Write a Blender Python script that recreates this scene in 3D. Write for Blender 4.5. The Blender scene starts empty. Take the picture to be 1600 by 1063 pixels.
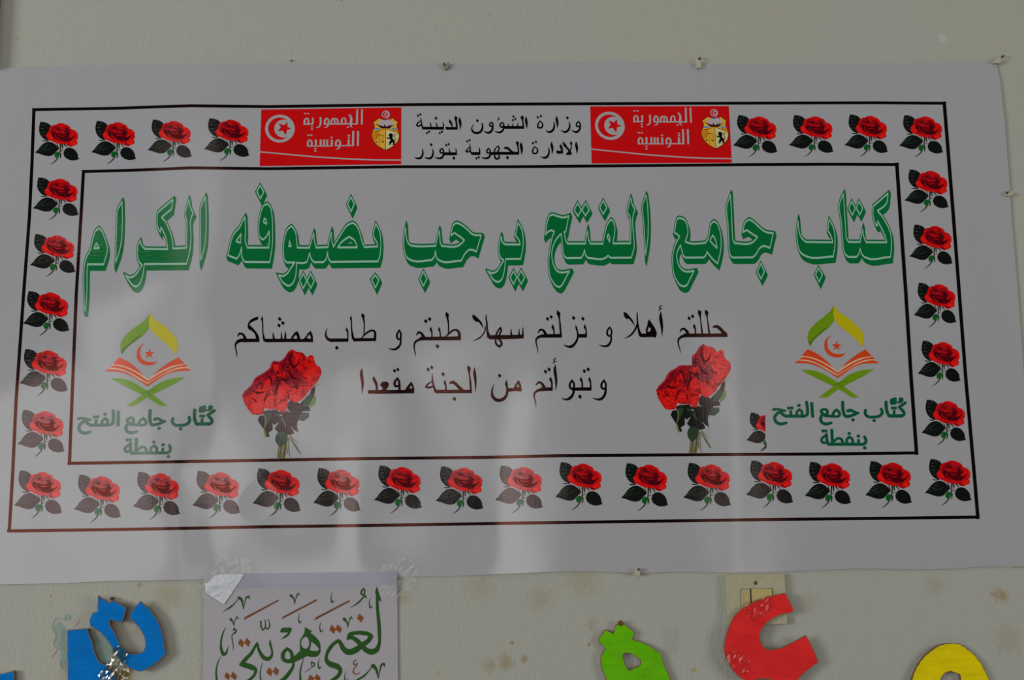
import bpy, math, random
import numpy as np
from mathutils import Vector, Matrix
from mathutils.geometry import delaunay_2d_cdt, tessellate_polygon

random.seed(7)
scene = bpy.context.scene
COL = scene.collection

# ------------------------------------------------------------------ camera
F_PX = 1900.0                      # focal length in pixels of a 1600 px wide picture
YAW, PITCH, ROLL = -0.0203, 0.1792, 0.0145
CAM = Vector((0.0, -1.6877, 1.35))
R_CAM = (Matrix.Rotation(YAW, 3, 'Z') @ Matrix.Rotation(PITCH, 3, 'X') @ Matrix.Rotation(ROLL, 3, 'Y'))
cd = bpy.data.cameras.new('camera')
cam = bpy.data.objects.new('camera', cd)
COL.objects.link(cam)
cd.sensor_width = 36.0
cd.lens = 36.0 * F_PX / 1600.0
cd.clip_start = 0.05
cam.matrix_world = Matrix.Translation(CAM) @ (R_CAM @ Matrix.Rotation(math.pi / 2, 3, 'X')).to_4x4()
scene.camera = cam

# ------------------------------------------------------------------ view, world, lights
scene.view_settings.view_transform = 'Standard'
scene.view_settings.look = 'None'
scene.view_settings.gamma = 1.0
scene.view_settings.use_curve_mapping = False
scene.view_settings.exposure = 0.0
world = bpy.data.worlds.new('room_ambient')
scene.world = world
world.use_nodes = True
world.node_tree.nodes['Background'].inputs[0].default_value = (0.95, 0.97, 1.0, 1)
world.node_tree.nodes['Background'].inputs[1].default_value = 0.035

def area_light(name, loc, target, sx, sz, power, color=(1, 1, 1)):
    ld = bpy.data.lights.new(name, 'AREA')
    ld.shape = 'RECTANGLE'
    ld.size, ld.size_y = sx, sz
    ld.energy = power
    ld.color = color
    o = bpy.data.objects.new(name, ld)
    COL.objects.link(o)
    o.location = loc
    d = Vector(target) - Vector(loc)
    o.rotation_euler = d.to_track_quat('-Z', 'Y').to_euler()
    return o

KEY = 0.49
# daylight: a window in the left side wall, an added fill lamp at right, the pale ceiling's bounce
area_light('side_window_light', (-4.6, -3.3, 1.75), (0.1, 0, 1.5), 1.7, 1.5, 232 * KEY, (0.97, 0.985, 1.0))
area_light('right_fill_light', (3.9, -2.6, 1.6), (0.1, 0, 1.5), 1.6, 1.9, 92 * KEY, (1.0, 0.985, 0.95))  # added fill that evens out the right side
area_light('ceiling_bounce_light', (0.1, -1.9, 3.9), (0.0, -0.2, 1.4), 3.4, 1.2, 20 * KEY, (1.0, 0.98, 0.95))
# added lamps opposite, sized and placed for the reflections in the glossy vinyl
def rear(x0, x1, z0, z1, rad):
    # radiance of a one-sided area light = power / (pi * area)
    a = (x1 - x0) * (z1 - z0)
    xc, zc = (x0 + x1) / 2, (z0 + z1) / 2
    area_light('rear_reflection_light', (xc, -4.6, zc), (xc, 0, zc), x1 - x0, z1 - z0, rad * math.pi * a, (1.0, 0.97, 0.95))
rear(-3.30, -2.17, 0.30, 2.32, 1.85)
rear(-2.15, -1.74, 0.30, 2.96, 2.0)
rear(-1.67, -1.60, 0.30, 3.60, 1.4)
rear(-1.50, -1.38, 0.30, 3.50, 1.4)
rear(-1.12, -0.52, 0.30, 2.16, 2.1)
rear(-0.16, 0.30, 0.30, 2.30, 2.3)
rear(1.24, 1.34, 0.30, 2.45, 2.2)

# ------------------------------------------------------------------ pixel <-> wall
def at(px, py, h=0.0):
    """point on the plane h metres in front of the wall face (y = 0) where the picture shows (px, py)"""
    d = R_CAM @ Vector(((px - 800.0) / F_PX, 1.0, (531.5 - py) / F_PX))
    t = (-h - CAM.y) / d.y
    return CAM + d * t

R_INV = np.array(R_CAM.transposed())
def uv_of(X, Z):
    """picture-like sheet coordinates of wall points, used to lay out the folds"""
    v = np.stack([X - CAM.x, np.full_like(X, -CAM.y), Z - CAM.z], -1) @ R_INV.T
    return 800 + F_PX * v[..., 0] / v[..., 1], 531.5 - F_PX * v[..., 2] / v[..., 1]

def sig(t):
    return 1 / (1 + np.exp(-np.clip(t, -40, 40)))

def bump(t):
    return np.exp(-t * t)

def sheet(X, Z):
    """height (m) of the vinyl banner in front of the wall"""
    u, v = uv_of(X, Z)
    lo = sig((v - 470) / 70)                      # folds open towards the bottom
    h = 3.6 + 0.0 * u
    h += 0.55 * np.sin(u / 118 + 0.8) + 0.35 * np.sin(u / 61 + 2.1 + v / 300)
    h += 0.30 * np.sin(v / 95 + u / 240)
    h += lo * (0.75 * np.sin(u / 46 + 0.5 + v / 500) * sig((900 - u) / 120))
    for (x0, w, a, sl) in ((335, 20, 0.25, -.02), (545, 34, 0.6, .03), (800, 42, 0.7, -.12), (1150, 20, 0.15, 0.0)):
        h += a * (0.25 + 0.75 * lo) * bump((u - x0 - sl * (v - 700)) / w)
    cr = 0.18 + 0.82 * sig((640 - u) / 90)
    h += (0.25 + 0.75 * lo) * cr * (0.62 * np.sin(u / 75 + v / 42) + 0.42 * np.sin(u / 37 - v / 58 + 1.0) + 0.25 * np.sin(v / 24 + u / 130))
    # pocket at the lower left, sagging over its own weight
    h += 2.0 * bump((u - 150) / 110) * bump((v - 560) / 120)
    h += 1.2 * bump((u - 270) / 45) * bump((v - 860) / 60)
    h += 1.0 * bump((u - 255) / 70) * bump((v - 740) / 22)
    h += 0.9 * bump((u - 20) / 50) * bump((v - 620) / 150)
    # the edge is pinned flat
    h = 1.6 + (h - 1.6) * (0.45 + 0.55 * sig((v - 118) / 12)) * (0.45 + 0.55 * sig((880 - v) / 12))
    return np.maximum(h, 1.2) * 1e-3

def poster_h(X, Z):
    u, v = uv_of(X, Z)
    return (2.6 + 2.6 * sig((925 - v) / 9) + 0.25 * np.sin(u / 40) + 0.2 * np.sin(v / 33)) * 1e-3

def flat_h(d):
    return lambda X, Z: np.full_like(X, d)

def place(P, hf, off=0.0):
    """P (n,2) picture points -> world verts lying on height field hf, and its normals"""
    P = np.asarray(P, float)
    D = np.stack([(P[:, 0] - 800) / F_PX, np.ones(len(P)), (531.5 - P[:, 1]) / F_PX], -1) @ np.array(R_CAM).T
    h = np.full(len(P), 0.003)
    for _ in range(4):
        t = (-h - CAM.y) / D[:, 1]
        X = CAM.x + D[:, 0] * t
        Z = CAM.z + D[:, 2] * t
        h = hf(X, Z)
    e = 1e-3
    gx = (hf(X + e, Z) - hf(X - e, Z)) / (2 * e)
    gz = (hf(X, Z + e) - hf(X, Z - e)) / (2 * e)
    N = np.stack([-gx * -1 * -1, -np.ones_like(gx), -gz * -1 * -1], -1)
    N /= np.linalg.norm(N, axis=1)[:, None]
    return np.stack([X, -h - off, Z], -1), N
# ------------------------------------------------------------------ materials
def lin(c):
    return tuple((x / 255 / 12.92) if x / 255 <= 0.04045 else ((x / 255 + 0.055) / 1.055) ** 2.4 for x in c)

MATS = {}
def principled(name):
    m = bpy.data.materials.new(name)
    m.use_nodes = True
    return m, m.node_tree, m.node_tree.nodes['Principled BSDF']

def N(nt, typ, **kw):
    n = nt.nodes.new(typ)
    for k, v in kw.items():
        if k.startswith('_'):
            setattr(n, k[1:], v)
        else:
            n.inputs[k.replace('_', ' ')].default_value = v
    return n

def weave(nt, strength):
    """fine horizontal/vertical threads of coated banner vinyl as a bump"""
    tc = nt.nodes.new('ShaderNodeTexCoord')
    mp = N(nt, 'ShaderNodeMapping')
    mp.inputs['Scale'].default_value = (60, 60, 900)
    n1 = N(nt, 'ShaderNodeTexNoise', Scale=1.0, Detail=3.0)
    mp2 = N(nt, 'ShaderNodeMapping')
    mp2.inputs['Scale'].default_value = (700, 60, 70)
    n2 = N(nt, 'ShaderNodeTexNoise', Scale=1.0, Detail=2.0)
    add = N(nt, 'ShaderNodeMath', _operation='ADD')
    mul = N(nt, 'ShaderNodeMath', _operation='MULTIPLY'); mul.inputs[1].default_value = 0.5
    bp = N(nt, 'ShaderNodeBump', Strength=strength, Distance=0.0004)
    L = nt.links.new
    L(tc.outputs['Object'], mp.inputs[0]); L(mp.outputs[0], n1.inputs['Vector'])
    L(tc.outputs['Object'], mp2.inputs[0]); L(mp2.outputs[0], n2.inputs['Vector'])
    L(n2.outputs[0], mul.inputs[0]); L(n1.outputs[0], add.inputs[0]); L(mul.outputs[0], add.inputs[1])
    L(add.outputs[0], bp.inputs['Height'])
    return bp

def vinyl(name, color, tint=(1, 1, 1), level=0.62, rough=0.075, sheen_mottle=0.0, petals=None):
    if name in MATS:
        return MATS[name]
    m, nt, b = principled(name)
    b.inputs['Base Color'].default_value = (*color, 1)
    b.inputs['Roughness'].default_value = rough
    b.inputs['Specular IOR Level'].default_value = level
    b.inputs['Specular Tint'].default_value = (*tint, 1)
    bp = weave(nt, 0.085)
    nt.links.new(bp.outputs[0], b.inputs['Normal'])
    if sheen_mottle:  # warm and bluish reflected tints put into the base colour as vertical bands
        tc = nt.nodes.new('ShaderNodeTexCoord')
        mp = N(nt, 'ShaderNodeMapping'); mp.inputs['Scale'].default_value = (7, 7, 1.3)
        nz = N(nt, 'ShaderNodeTexNoise', Scale=1.0, Detail=2.0)
        mx = N(nt, 'ShaderNodeMix', _data_type='RGBA')
        mx.inputs[6].default_value = (color[0] * (1 + sheen_mottle), color[1], color[2] * (1 - sheen_mottle), 1)
        mx.inputs[7].default_value = (color[0] * (1 - sheen_mottle), color[1], color[2] * (1 + sheen_mottle * 1.3), 1)
        L = nt.links.new
        L(tc.outputs['Object'], mp.inputs[0]); L(mp.outputs[0], nz.inputs['Vector'])
        L(nz.outputs[0], mx.inputs[0]); L(mx.outputs[2], b.inputs['Base Color'])
    if petals:
        # printed photograph of petals: swirls between the ink and a darker ink
        dark, sc, lo_, hi_ = petals
        tc = nt.nodes.new('ShaderNodeTexCoord')
        nz = N(nt, 'ShaderNodeTexNoise', Scale=sc, Detail=3.0, Distortion=1.6)
        mr = N(nt, 'ShaderNodeMapRange'); mr.inputs[1].default_value = lo_; mr.inputs[2].default_value = hi_
        mx = N(nt, 'ShaderNodeMix', _data_type='RGBA')
        mx.inputs[6].default_value = (*dark, 1); mx.inputs[7].default_value = (*color, 1)
        L = nt.links.new
        L(tc.outputs['Object'], nz.inputs['Vector']); L(nz.outputs[0], mr.inputs[0])
        L(mr.outputs[0], mx.inputs[0]); L(mx.outputs[2], b.inputs['Base Color'])
    MATS[name] = m
    return m

K = 0.48     # display value of a surface = albedo * K in this light
def alb(rgb, k=K, cap=0.95):
    return tuple(min(cap, c / k) for c in lin(rgb))

M_VINYL = vinyl('banner_vinyl', (0.452, 0.448, 0.456), sheen_mottle=0.06)
BRONZE = (1.0, 0.34, 0.25)
INK = {
    'black': vinyl('black_ink', (0.0025, 0.002, 0.003), BRONZE, 0.85),
    'white': vinyl('unprinted_vinyl', (0.452, 0.448, 0.456)),
    'cream': vinyl('cream_ink', alb((168, 140, 112))),
    'green': vinyl('green_ink', alb((0, 82, 38)), level=0.7),
    'paleline': vinyl('pale_green_ink', alb((116, 146, 130))),
    'dgreen': vinyl('label_green_ink', alb((0, 68, 42)), level=0.9),
    'redflag': vinyl('flag_red_ink', alb((158, 6, 8))),
    'red': vinyl('rose_red_ink', alb((168, 5, 5)), petals=(alb((120, 2, 6)), 160.0, .34, .46)),
    'redmid': vinyl('rose_mid_ink', alb((128, 4, 12)), petals=(alb((72, 2, 10)), 190.0, .38, .58)),
    'reddark': vinyl('rose_dark_ink', alb((62, 2, 10)), BRONZE, 0.7),
    'redhot': vinyl('rose_orange_ink', alb((180, 18, 10))),
    'bqred': vinyl('bouquet_red_ink', alb((176, 10, 8)), petals=(alb((96, 2, 8)), 130.0, .36, .52)),
    'bqmid': vinyl('bouquet_mid_ink', alb((136, 6, 14)), petals=(alb((58, 2, 16)), 150.0, .38, .60)),
    'bqhot': vinyl('bouquet_orange_ink', alb((188, 20, 10)), petals=(alb((140, 6, 8)), 120.0, .36, .50)),
    'fringe': vinyl('bouquet_fringe_ink', alb((112, 50, 74))),
    'leaf': vinyl('leaf_black_ink', (0.004, 0.008, 0.006), (1, .75, .75), 0.85),
    'leafhi': vinyl('leaf_vein_ink', alb((42, 58, 48)), level=0.8),
    'leafmid': vinyl('leaf_green_ink', alb((28, 44, 26)), level=0.8),
    'olive': vinyl('leaf_olive_ink', alb((84, 104, 44))),
    'bud': vinyl('bud_green_ink', alb((4, 72, 20))),
    'stem': vinyl('cut_stem_ink', alb((86, 80, 40))),
    'stemdk': vinyl('dark_stem_ink', alb((36, 28, 14))),
    'lime': vinyl('lime_ink', alb((84, 116, 10))),
    'limedk': vinyl('lime_shade_ink', alb((62, 90, 14))),
    'yellow': vinyl('yellow_ink', alb((148, 138, 8))),
    'orange': vinyl('orange_ink', alb((166, 52, 18))),
    'gold': vinyl('shield_gold_ink', alb((170, 130, 40))),
    'golddk': vinyl('shield_amber_ink', alb((160, 100, 14))),
    'pale': vinyl('shield_pale_ink', alb((160, 154, 110))),
    'sail': vinyl('sail_ink', alb((140, 130, 134))),
    'blue': vinyl('sea_blue_ink', alb((40, 110, 150))),
    'maroon': vinyl('maroon_ink', alb((40, 6, 10)), level=0.8),
}

def paper(name, color, rough=0.55, level=0.3):
    m, nt, b = principled(name)
    b.inputs['Base Color'].default_value = (*color, 1)
    b.inputs['Roughness'].default_value = rough
    b.inputs['Specular IOR Level'].default_value = level
    tc = nt.nodes.new('ShaderNodeTexCoord')
    nz = N(nt, 'ShaderNodeTexNoise', Scale=260.0, Detail=3.0)
    bp = N(nt, 'ShaderNodeBump', Strength=0.12, Distance=0.0004)
    nt.links.new(tc.outputs['Object'], nz.inputs['Vector'])
    nt.links.new(nz.outputs[0], bp.inputs['Height'])
    nt.links.new(bp.outputs[0], b.inputs['Normal'])
    MATS[name] = m
    return m

PAPER = {
    'sheet': paper('poster_paper', alb((129, 126, 130))),
    'pgreen': paper('calligraphy_green', alb((18, 58, 2))),
    'pbrown': paper('calligraphy_brown', alb((100, 52, 8))),
    'pbar': paper('calligraphy_bar_brown', alb((86, 46, 22))),
    'pain': paper('small_ain_brown', alb((100, 52, 38))),
    'void': None,
}
INK.update(PAPER)

def cardboard(name, rgb, streak):
    """painted corrugated cardboard: brushed paint over faint flutes"""
    m, nt, b = principled(name)
    a = alb(rgb)
    tc = nt.nodes.new('ShaderNodeTexCoord')
    mp = N(nt, 'ShaderNodeMapping'); mp.inputs['Rotation'].default_value = (0, streak, 0)
    mp.inputs['Scale'].default_value = (20, 20, 190)
    nz = N(nt, 'ShaderNodeTexNoise', Scale=1.0, Detail=4.0)
    n2 = N(nt, 'ShaderNodeTexNoise', Scale=45.0, Detail=3.0)
    rp = nt.nodes.new('ShaderNodeValToRGB')
    rp.color_ramp.elements[0].position = 0.3; rp.color_ramp.elements[0].color = (*[x * 0.80 for x in a], 1)
    rp.color_ramp.elements[1].position = 0.7; rp.color_ramp.elements[1].color = (*[min(.97, x * 1.08) for x in a], 1)
    wv = N(nt, 'ShaderNodeTexWave', Scale=55.0, Distortion=0.6)
    bp = N(nt, 'ShaderNodeBump', Strength=0.18, Distance=0.0006)
    L = nt.links.new
    L(tc.outputs['Object'], mp.inputs[0]); L(mp.outputs[0], nz.inputs['Vector'])
    L(tc.outputs['Object'], n2.inputs['Vector'])
    mixn = N(nt, 'ShaderNodeMath', _operation='ADD')
    h = N(nt, 'ShaderNodeMath', _operation='MULTIPLY'); h.inputs[1].default_value = 0.5
    L(nz.outputs[0], mixn.inputs[0]); L(n2.outputs[0], mixn.inputs[1]); L(mixn.outputs[0], h.inputs[0])
    L(h.outputs[0], rp.inputs[0]); L(rp.outputs[0], b.inputs['Base Color'])
    L(mp.outputs[0], wv.inputs['Vector']); L(nz.outputs[0], bp.inputs['Height'])
    L(bp.outputs[0], b.inputs['Normal'])
    b.inputs['Roughness'].default_value = 0.7
    b.inputs['Specular IOR Level'].default_value = 0.08
    return m

def plain(name, color, rough=0.5, metal=0.0, level=0.4):
    m, nt, b = principled(name)
    tc = nt.nodes.new('ShaderNodeTexCoord')
    nz = N(nt, 'ShaderNodeTexNoise', Scale=120.0, Detail=4.0)
    mx = N(nt, 'ShaderNodeMix', _data_type='RGBA')
    mx.inputs[6].default_value = (*[c * 0.82 for c in color], 1)
    mx.inputs[7].default_value = (*[min(1, c * 1.14) for c in color], 1)
    nt.links.new(tc.outputs['Object'], nz.inputs['Vector'])
    nt.links.new(nz.outputs[0], mx.inputs[0]); nt.links.new(mx.outputs[2], b.inputs['Base Color'])
    b.inputs['Roughness'].default_value = rough
    b.inputs['Metallic'].default_value = metal
    b.inputs['Specular IOR Level'].default_value = level
    return m

def tape_mat(name, alpha, color=(0.9, 0.9, 0.88), rough=0.12):
    m, nt, b = principled(name)
    b.inputs['Base Color'].default_value = (*color, 1)
    b.inputs['Roughness'].default_value = rough
    b.inputs['Alpha'].default_value = alpha
    b.inputs['Specular IOR Level'].default_value = 1.0
    b.inputs['Coat Weight'].default_value = 0.6
    return m

def film_mat(name, through, gloss=0.12):
    """clear sticky film: mostly see-through, a thin mirror skin"""
    m = bpy.data.materials.new(name); m.use_nodes = True
    nt = m.node_tree; nt.nodes.clear()
    out = nt.nodes.new('ShaderNodeOutputMaterial')
    tr = nt.nodes.new('ShaderNodeBsdfTransparent'); tr.inputs[0].default_value = (*through, 1)
    gl = nt.nodes.new('ShaderNodeBsdfGlossy'); gl.inputs['Roughness'].default_value = 0.08
    gl.inputs[0].default_value = (1, 1, .96, 1)
    mx = nt.nodes.new('ShaderNodeMixShader')
    L = nt.links.new
    mx.inputs[0].default_value = gloss; L(tr.outputs[0], mx.inputs[1]); L(gl.outputs[0], mx.inputs[2])
    L(mx.outputs[0], out.inputs[0])
    return m

# ------------------------------------------------------------------ 2-D outline tools (picture units)
CROP = {
 'A': (110, 280, 6.642), 'A2': (110, 400, 10.63), 'B': (340, 280, 5.714), 'C': (610, 290, 6.642),
 'C2': (600, 400, 10.0), 'C3': (730, 380, 10.63), 'D': (830, 290, 7.59), 'D2': (840, 380, 11.43),
 'E': (1030, 290, 7.59), 'E2': (1030, 380, 10.63), 'E3': (1180, 380, 10.63), 'F': (1220, 285, 7.99),
 'G': (640, 165, 11.43), 'H': (775, 165, 11.43), 'I': (355, 480, 10), 'J': (500, 475, 10), 'K': (640, 475, 8.421),
 'L': (820, 470, 10), 'M': (970, 465, 8.856), 'N': (550, 560, 7.99), 'O': (750, 550, 7.99),
 'P': (400, 160, 13.28), 'Q': (464, 164, 13.28), 'R': (570, 160, 10.63), 'S': (1200, 615, 10.63),
 'T': (1310, 615, 10.63), 'U': (1230, 470, 6.641), 'V': (865, 718, 13.29), 'W': (370, 540, 5.906),
 'Y1': (320, 890, 10), 'Y2': (320, 957, 10), 'Y3': (470, 890, 10), 'Y4': (470, 957, 10),
 'Z': (0, 860, 5), 'AA': (900, 860, 4), 'BB': (1120, 885, 5.97), 'CC': (1280, 860, 5), '0': (0, 0, 1),
}

def smooth(pts, closed=True, sub=4, corner=42):
    P = [np.array(p, float) for p in pts]
    n = len(P)
    if n < 3:
        return [tuple(p) for p in P]
    T = []
    for i in range(n):
        if not closed and i in (0, n - 1):
            T.append(None); continue
        a = (P[i] - P[i - 1])[:2]; b = (P[(i + 1) % n] - P[i])[:2]
        la, lb = np.linalg.norm(a), np.linalg.norm(b)
        if la < 1e-6 or lb < 1e-6:
            T.append(None); continue
        a = a / la; b = b / lb
        ang = math.degrees(math.acos(max(-1, min(1, float(a @ b)))))
        if ang > corner and closed or ang > 75:
            T.append(None)
        else:
            t = a / la + b / lb            # the shorter side rules the direction
            T.append(t / max(1e-9, np.linalg.norm(t)))
    out = []
    for i in range(n if closed else n - 1):
        p0, p1 = P[i], P[(i + 1) % n]
        L = np.linalg.norm((p1 - p0)[:2])
        c = (p1 - p0)[:2] / max(L, 1e-9)
        t0 = T[i] if T[i] is not None else c
        t1 = T[(i + 1) % n] if T[(i + 1) % n] is not None else c
        out.append(tuple(p0))
        if T[i] is None and T[(i + 1) % n] is None:
            continue
        if abs(float(t0 @ c)) > .9985 and abs(float(t1 @ c)) > .9985:
            continue
        for k in range(1, sub):
            s = k / sub
            h00 = 2*s**3 - 3*s*s + 1; h10 = s**3 - 2*s*s + s; h01 = -2*s**3 + 3*s*s; h11 = s**3 - s*s
            q = h00 * p0 + h01 * p1
            q[:2] += (h10 * t0 + h11 * t1) * L
            out.append(tuple(q))
    if not closed:
        out.append(tuple(P[-1]))
    return out

def stroke_poly(pts, sub=3):
    """outline of a brush stroke through (x, y, width) points, round ends"""
    Q = np.array(smooth(pts, closed=False, sub=sub) if len(pts) > 2 else pts, float)
    d = np.gradient(Q[:, :2], axis=0)
    d /= np.maximum(1e-9, np.linalg.norm(d, axis=1))[:, None]
    nrm = np.stack([-d[:, 1], d[:, 0]], -1)
    w = Q[:, 2:3] / 2
    Lf, Rt = Q[:, :2] + nrm * w, Q[:, :2] - nrm * w
    def cap(c, dr, r):
        if r < 0.35:
            return []
        a0 = math.atan2(dr[1], dr[0])
        return [(c[0] + r * math.cos(a0 + t), c[1] + r * math.sin(a0 + t)) for t in (0.95, 0.4, -0.4, -0.95)]
    out = [tuple(p) for p in Lf]
    out += cap(Q[-1, :2], d[-1], float(w[-1, 0]))
    out += [tuple(p) for p in Rt[::-1]]
    out += cap(Q[0, :2], -d[0], float(w[0, 0]))
    return out

def parse(text):
    """tiny drawing language -> [(colour, polygon in picture units)]"""
    items, crop, col = [], CROP['0'], 'black'
    for line in text.strip().splitlines():
        line = line.split('#')[0].strip()
        if not line:
            continue
        tk = line.split()
        if tk[0].startswith('@') and len(tk) == 1:
            crop = CROP[tk[0][1:]]; continue
        if tk[0] == 'c':
            col = tk[1]; continue
        cr = crop; pts = []
        for t in tk[1:]:
            if t.startswith('@'):
                cr = CROP[t[1:]]; continue
            v = [float(x) for x in t.split(',')]
            q = [cr[0] + v[0] / cr[2], cr[1] + v[1] / cr[2]] + [x / cr[2] for x in v[2:]]
            pts.append(q)
        k = tk[0]
        if k == 'o':
            items.append((col, smooth(pts)))
        elif k == 'h':
            items.append(('void', smooth(pts)))
        elif k == 'p':
            items.append((col, [tuple(p) for p in pts]))
        elif k == 's':
            items.append((col, stroke_poly(pts)))
        elif k == 'd':
            for x, y, r in pts:
                items.append((col, [(x - .3*r, y - r), (x + .78*r, y - .22*r), (x + .25*r, y + r), (x - .75*r, y + .15*r)]))
        elif k == 'e':
            for x, y, rx, ry in pts:
                n = 28 if rx > 6 else 12
                items.append((col, [(x + rx * math.cos(2*math.pi*i/n), y + ry * math.sin(2*math.pi*i/n)) for i in range(n)]))
        elif k == 'star':
            x, y, r = pts[0]; rot = float(0)
            items.append((col, [(x + (r if i % 2 == 0 else .4*r) * math.sin(math.pi*i/5), y - (r if i % 2 == 0 else .4*r) * math.cos(math.pi*i/5)) for i in range(10)]))
    return items

def mapped(items, fn):
    return [(c, [tuple(fn(x, y)) for x, y in P]) for c, P in items]

def affine_from(src, dst):
    A = np.array([[x, y, 1] for x, y in src]); B = np.array(dst)
    M, *_ = np.linalg.lstsq(A, B, rcond=None)
    return lambda x, y: (x * M[0, 0] + y * M[1, 0] + M[2, 0], x * M[0, 1] + y * M[1, 1] + M[2, 1])

def homog_from(src, dst):
    A, b = [], []
    for (x, y), (u, v) in zip(src, dst):
        A.append([x, y, 1, 0, 0, 0, -u*x, -u*y]); b.append(u)
        A.append([0, 0, 0, x, y, 1, -v*x, -v*y]); b.append(v)
    h = np.linalg.solve(np.array(A), np.array(b))
    def f(x, y):
        w = h[6]*x + h[7]*y + 1
        return ((h[0]*x + h[1]*y + h[2]) / w, (h[3]*x + h[4]*y + h[5]) / w)
    return f

def winding_inside(C, P):
    """non-zero winding test of points C (n,2) in polygon P"""
    P = np.asarray(P, float)
    wn = np.zeros(len(C), int)
    x, y = C[:, 0], C[:, 1]
    for i in range(len(P)):
        x0, y0 = P[i - 1]; x1, y1 = P[i]
        if y0 == y1:
            continue
        side = (x1 - x0) * (y - y0) - (x - x0) * (y1 - y0)
        wn += ((y0 <= y) & (y1 > y) & (side > 0)).astype(int)
        wn -= ((y0 > y) & (y1 <= y) & (side < 0)).astype(int)
    return wn != 0

def split_long(P, g):
    out = []
    for i in range(len(P)):
        (x0, y0), (x1, y1) = P[i], P[(i + 1) % len(P)]
        n = max(1, int(math.hypot(x1 - x0, y1 - y0) / g + .5))
        out += [(x0 + (x1 - x0) * k / n, y0 + (y1 - y0) * k / n) for k in range(n)]
    return out

def compose(items, grid=8.0):
    """one flat triangulation of overlapping outlines, the last outline on top"""
    pts, edges = [], []
    solid = [P for c, P in items if c != 'void']
    allp = np.concatenate([np.array(P) for P in solid])
    x0, y0 = allp.min(0); x1, y1 = allp.max(0)
    for c, P in items:
        if grid and c != 'void':
            P = split_long(P, grid)
        b = len(pts); n = len(P)
        pts += [Vector((float(p[0]), float(p[1]))) for p in P]
        edges += [(b + i, b + (i + 1) % n) for i in range(n)]
    if grid:
        for gx in np.arange(math.floor(x0 / grid) * grid, x1 + grid, grid):
            for gy in np.arange(math.floor(y0 / grid) * grid, y1 + grid, grid):
                if x0 < gx < x1 and y0 < gy < y1:
                    pts.append(Vector((float(gx) + .013, float(gy) + .017)))
    V, E_, Fc, *_ = delaunay_2d_cdt(pts, edges, [], 0, 1e-5)
    V = np.array([(v.x, v.y) for v in V])
    Fc = np.array([f for f in Fc if len(f) == 3])
    cen = V[Fc].mean(1)
    tag = np.full(len(Fc), -1)
    for k, (c, P) in enumerate(items):
        A = np.asarray(P); lo, hi = A.min(0), A.max(0)
        m = np.where((cen[:, 0] >= lo[0]) & (cen[:, 0] <= hi[0]) & (cen[:, 1] >= lo[1]) & (cen[:, 1] <= hi[1]))[0]
        if len(m):
            ins = winding_inside(cen[m], P)
            tag[m[ins]] = -1 if c == 'void' else k
    keep = tag >= 0
    Fc, tag = Fc[keep], tag[keep]
    a, b, c_ = V[Fc[:, 0]], V[Fc[:, 1]], V[Fc[:, 2]]
    area = (b[:, 0]-a[:, 0])*(c_[:, 1]-a[:, 1]) - (b[:, 1]-a[:, 1])*(c_[:, 0]-a[:, 0])
    ok = abs(area) > 1e-6
    Fc, tag, area = Fc[ok], tag[ok], area[ok]
    Fc[area > 0] = Fc[area > 0][:, ::-1]          # anticlockwise as seen from the room
    used, inv = np.unique(Fc, return_inverse=True)
    return V[used], inv.reshape(Fc.shape), [items[t][0] for t in tag]

def link(name, me, parent=None):
    o = bpy.data.objects.new(name, me)
    COL.objects.link(o)
    if parent is not None:
        o.parent = parent
    return o

def tag(o, label=None, cat=None, group=None, kind=None):
    if label: o['label'] = label
    if cat: o['category'] = cat
    if group: o['group'] = group
    if kind: o['kind'] = kind
    return o

def thing(name, label, cat, loc, group=None):
    o = bpy.data.objects.new(name, None)
    COL.objects.link(o)
    o.location = loc
    o.empty_display_size = 0.02
    return tag(o, label, cat, group)

def set_parent(o, parent):
    o.parent = parent
    o.matrix_parent_inverse = Matrix.Translation(-parent.location)

def print_mesh(name, items, hf, parent=None, off=0.0003, grid=6.0, label=None):
    V, Fc, cols = compose(items, grid)
    W, Nn = place(V, hf, off)
    me = bpy.data.meshes.new(name)
    me.from_pydata([tuple(map(float, p)) for p in W], [], [tuple(int(i) for i in f) for f in Fc])
    names = sorted(set(cols))
    for n in names:
        me.materials.append(INK[n])
    me.polygons.foreach_set('material_index', [names.index(c) for c in cols])
    me.polygons.foreach_set('use_smooth', [True] * len(cols))
    me.update()
    me.normals_split_custom_set_from_vertices([tuple(map(float, n)) for n in Nn])
    o = link(name, me)
    if parent is not None:
        set_parent(o, parent)
    if label:
        o['label'] = label
    return o

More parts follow.
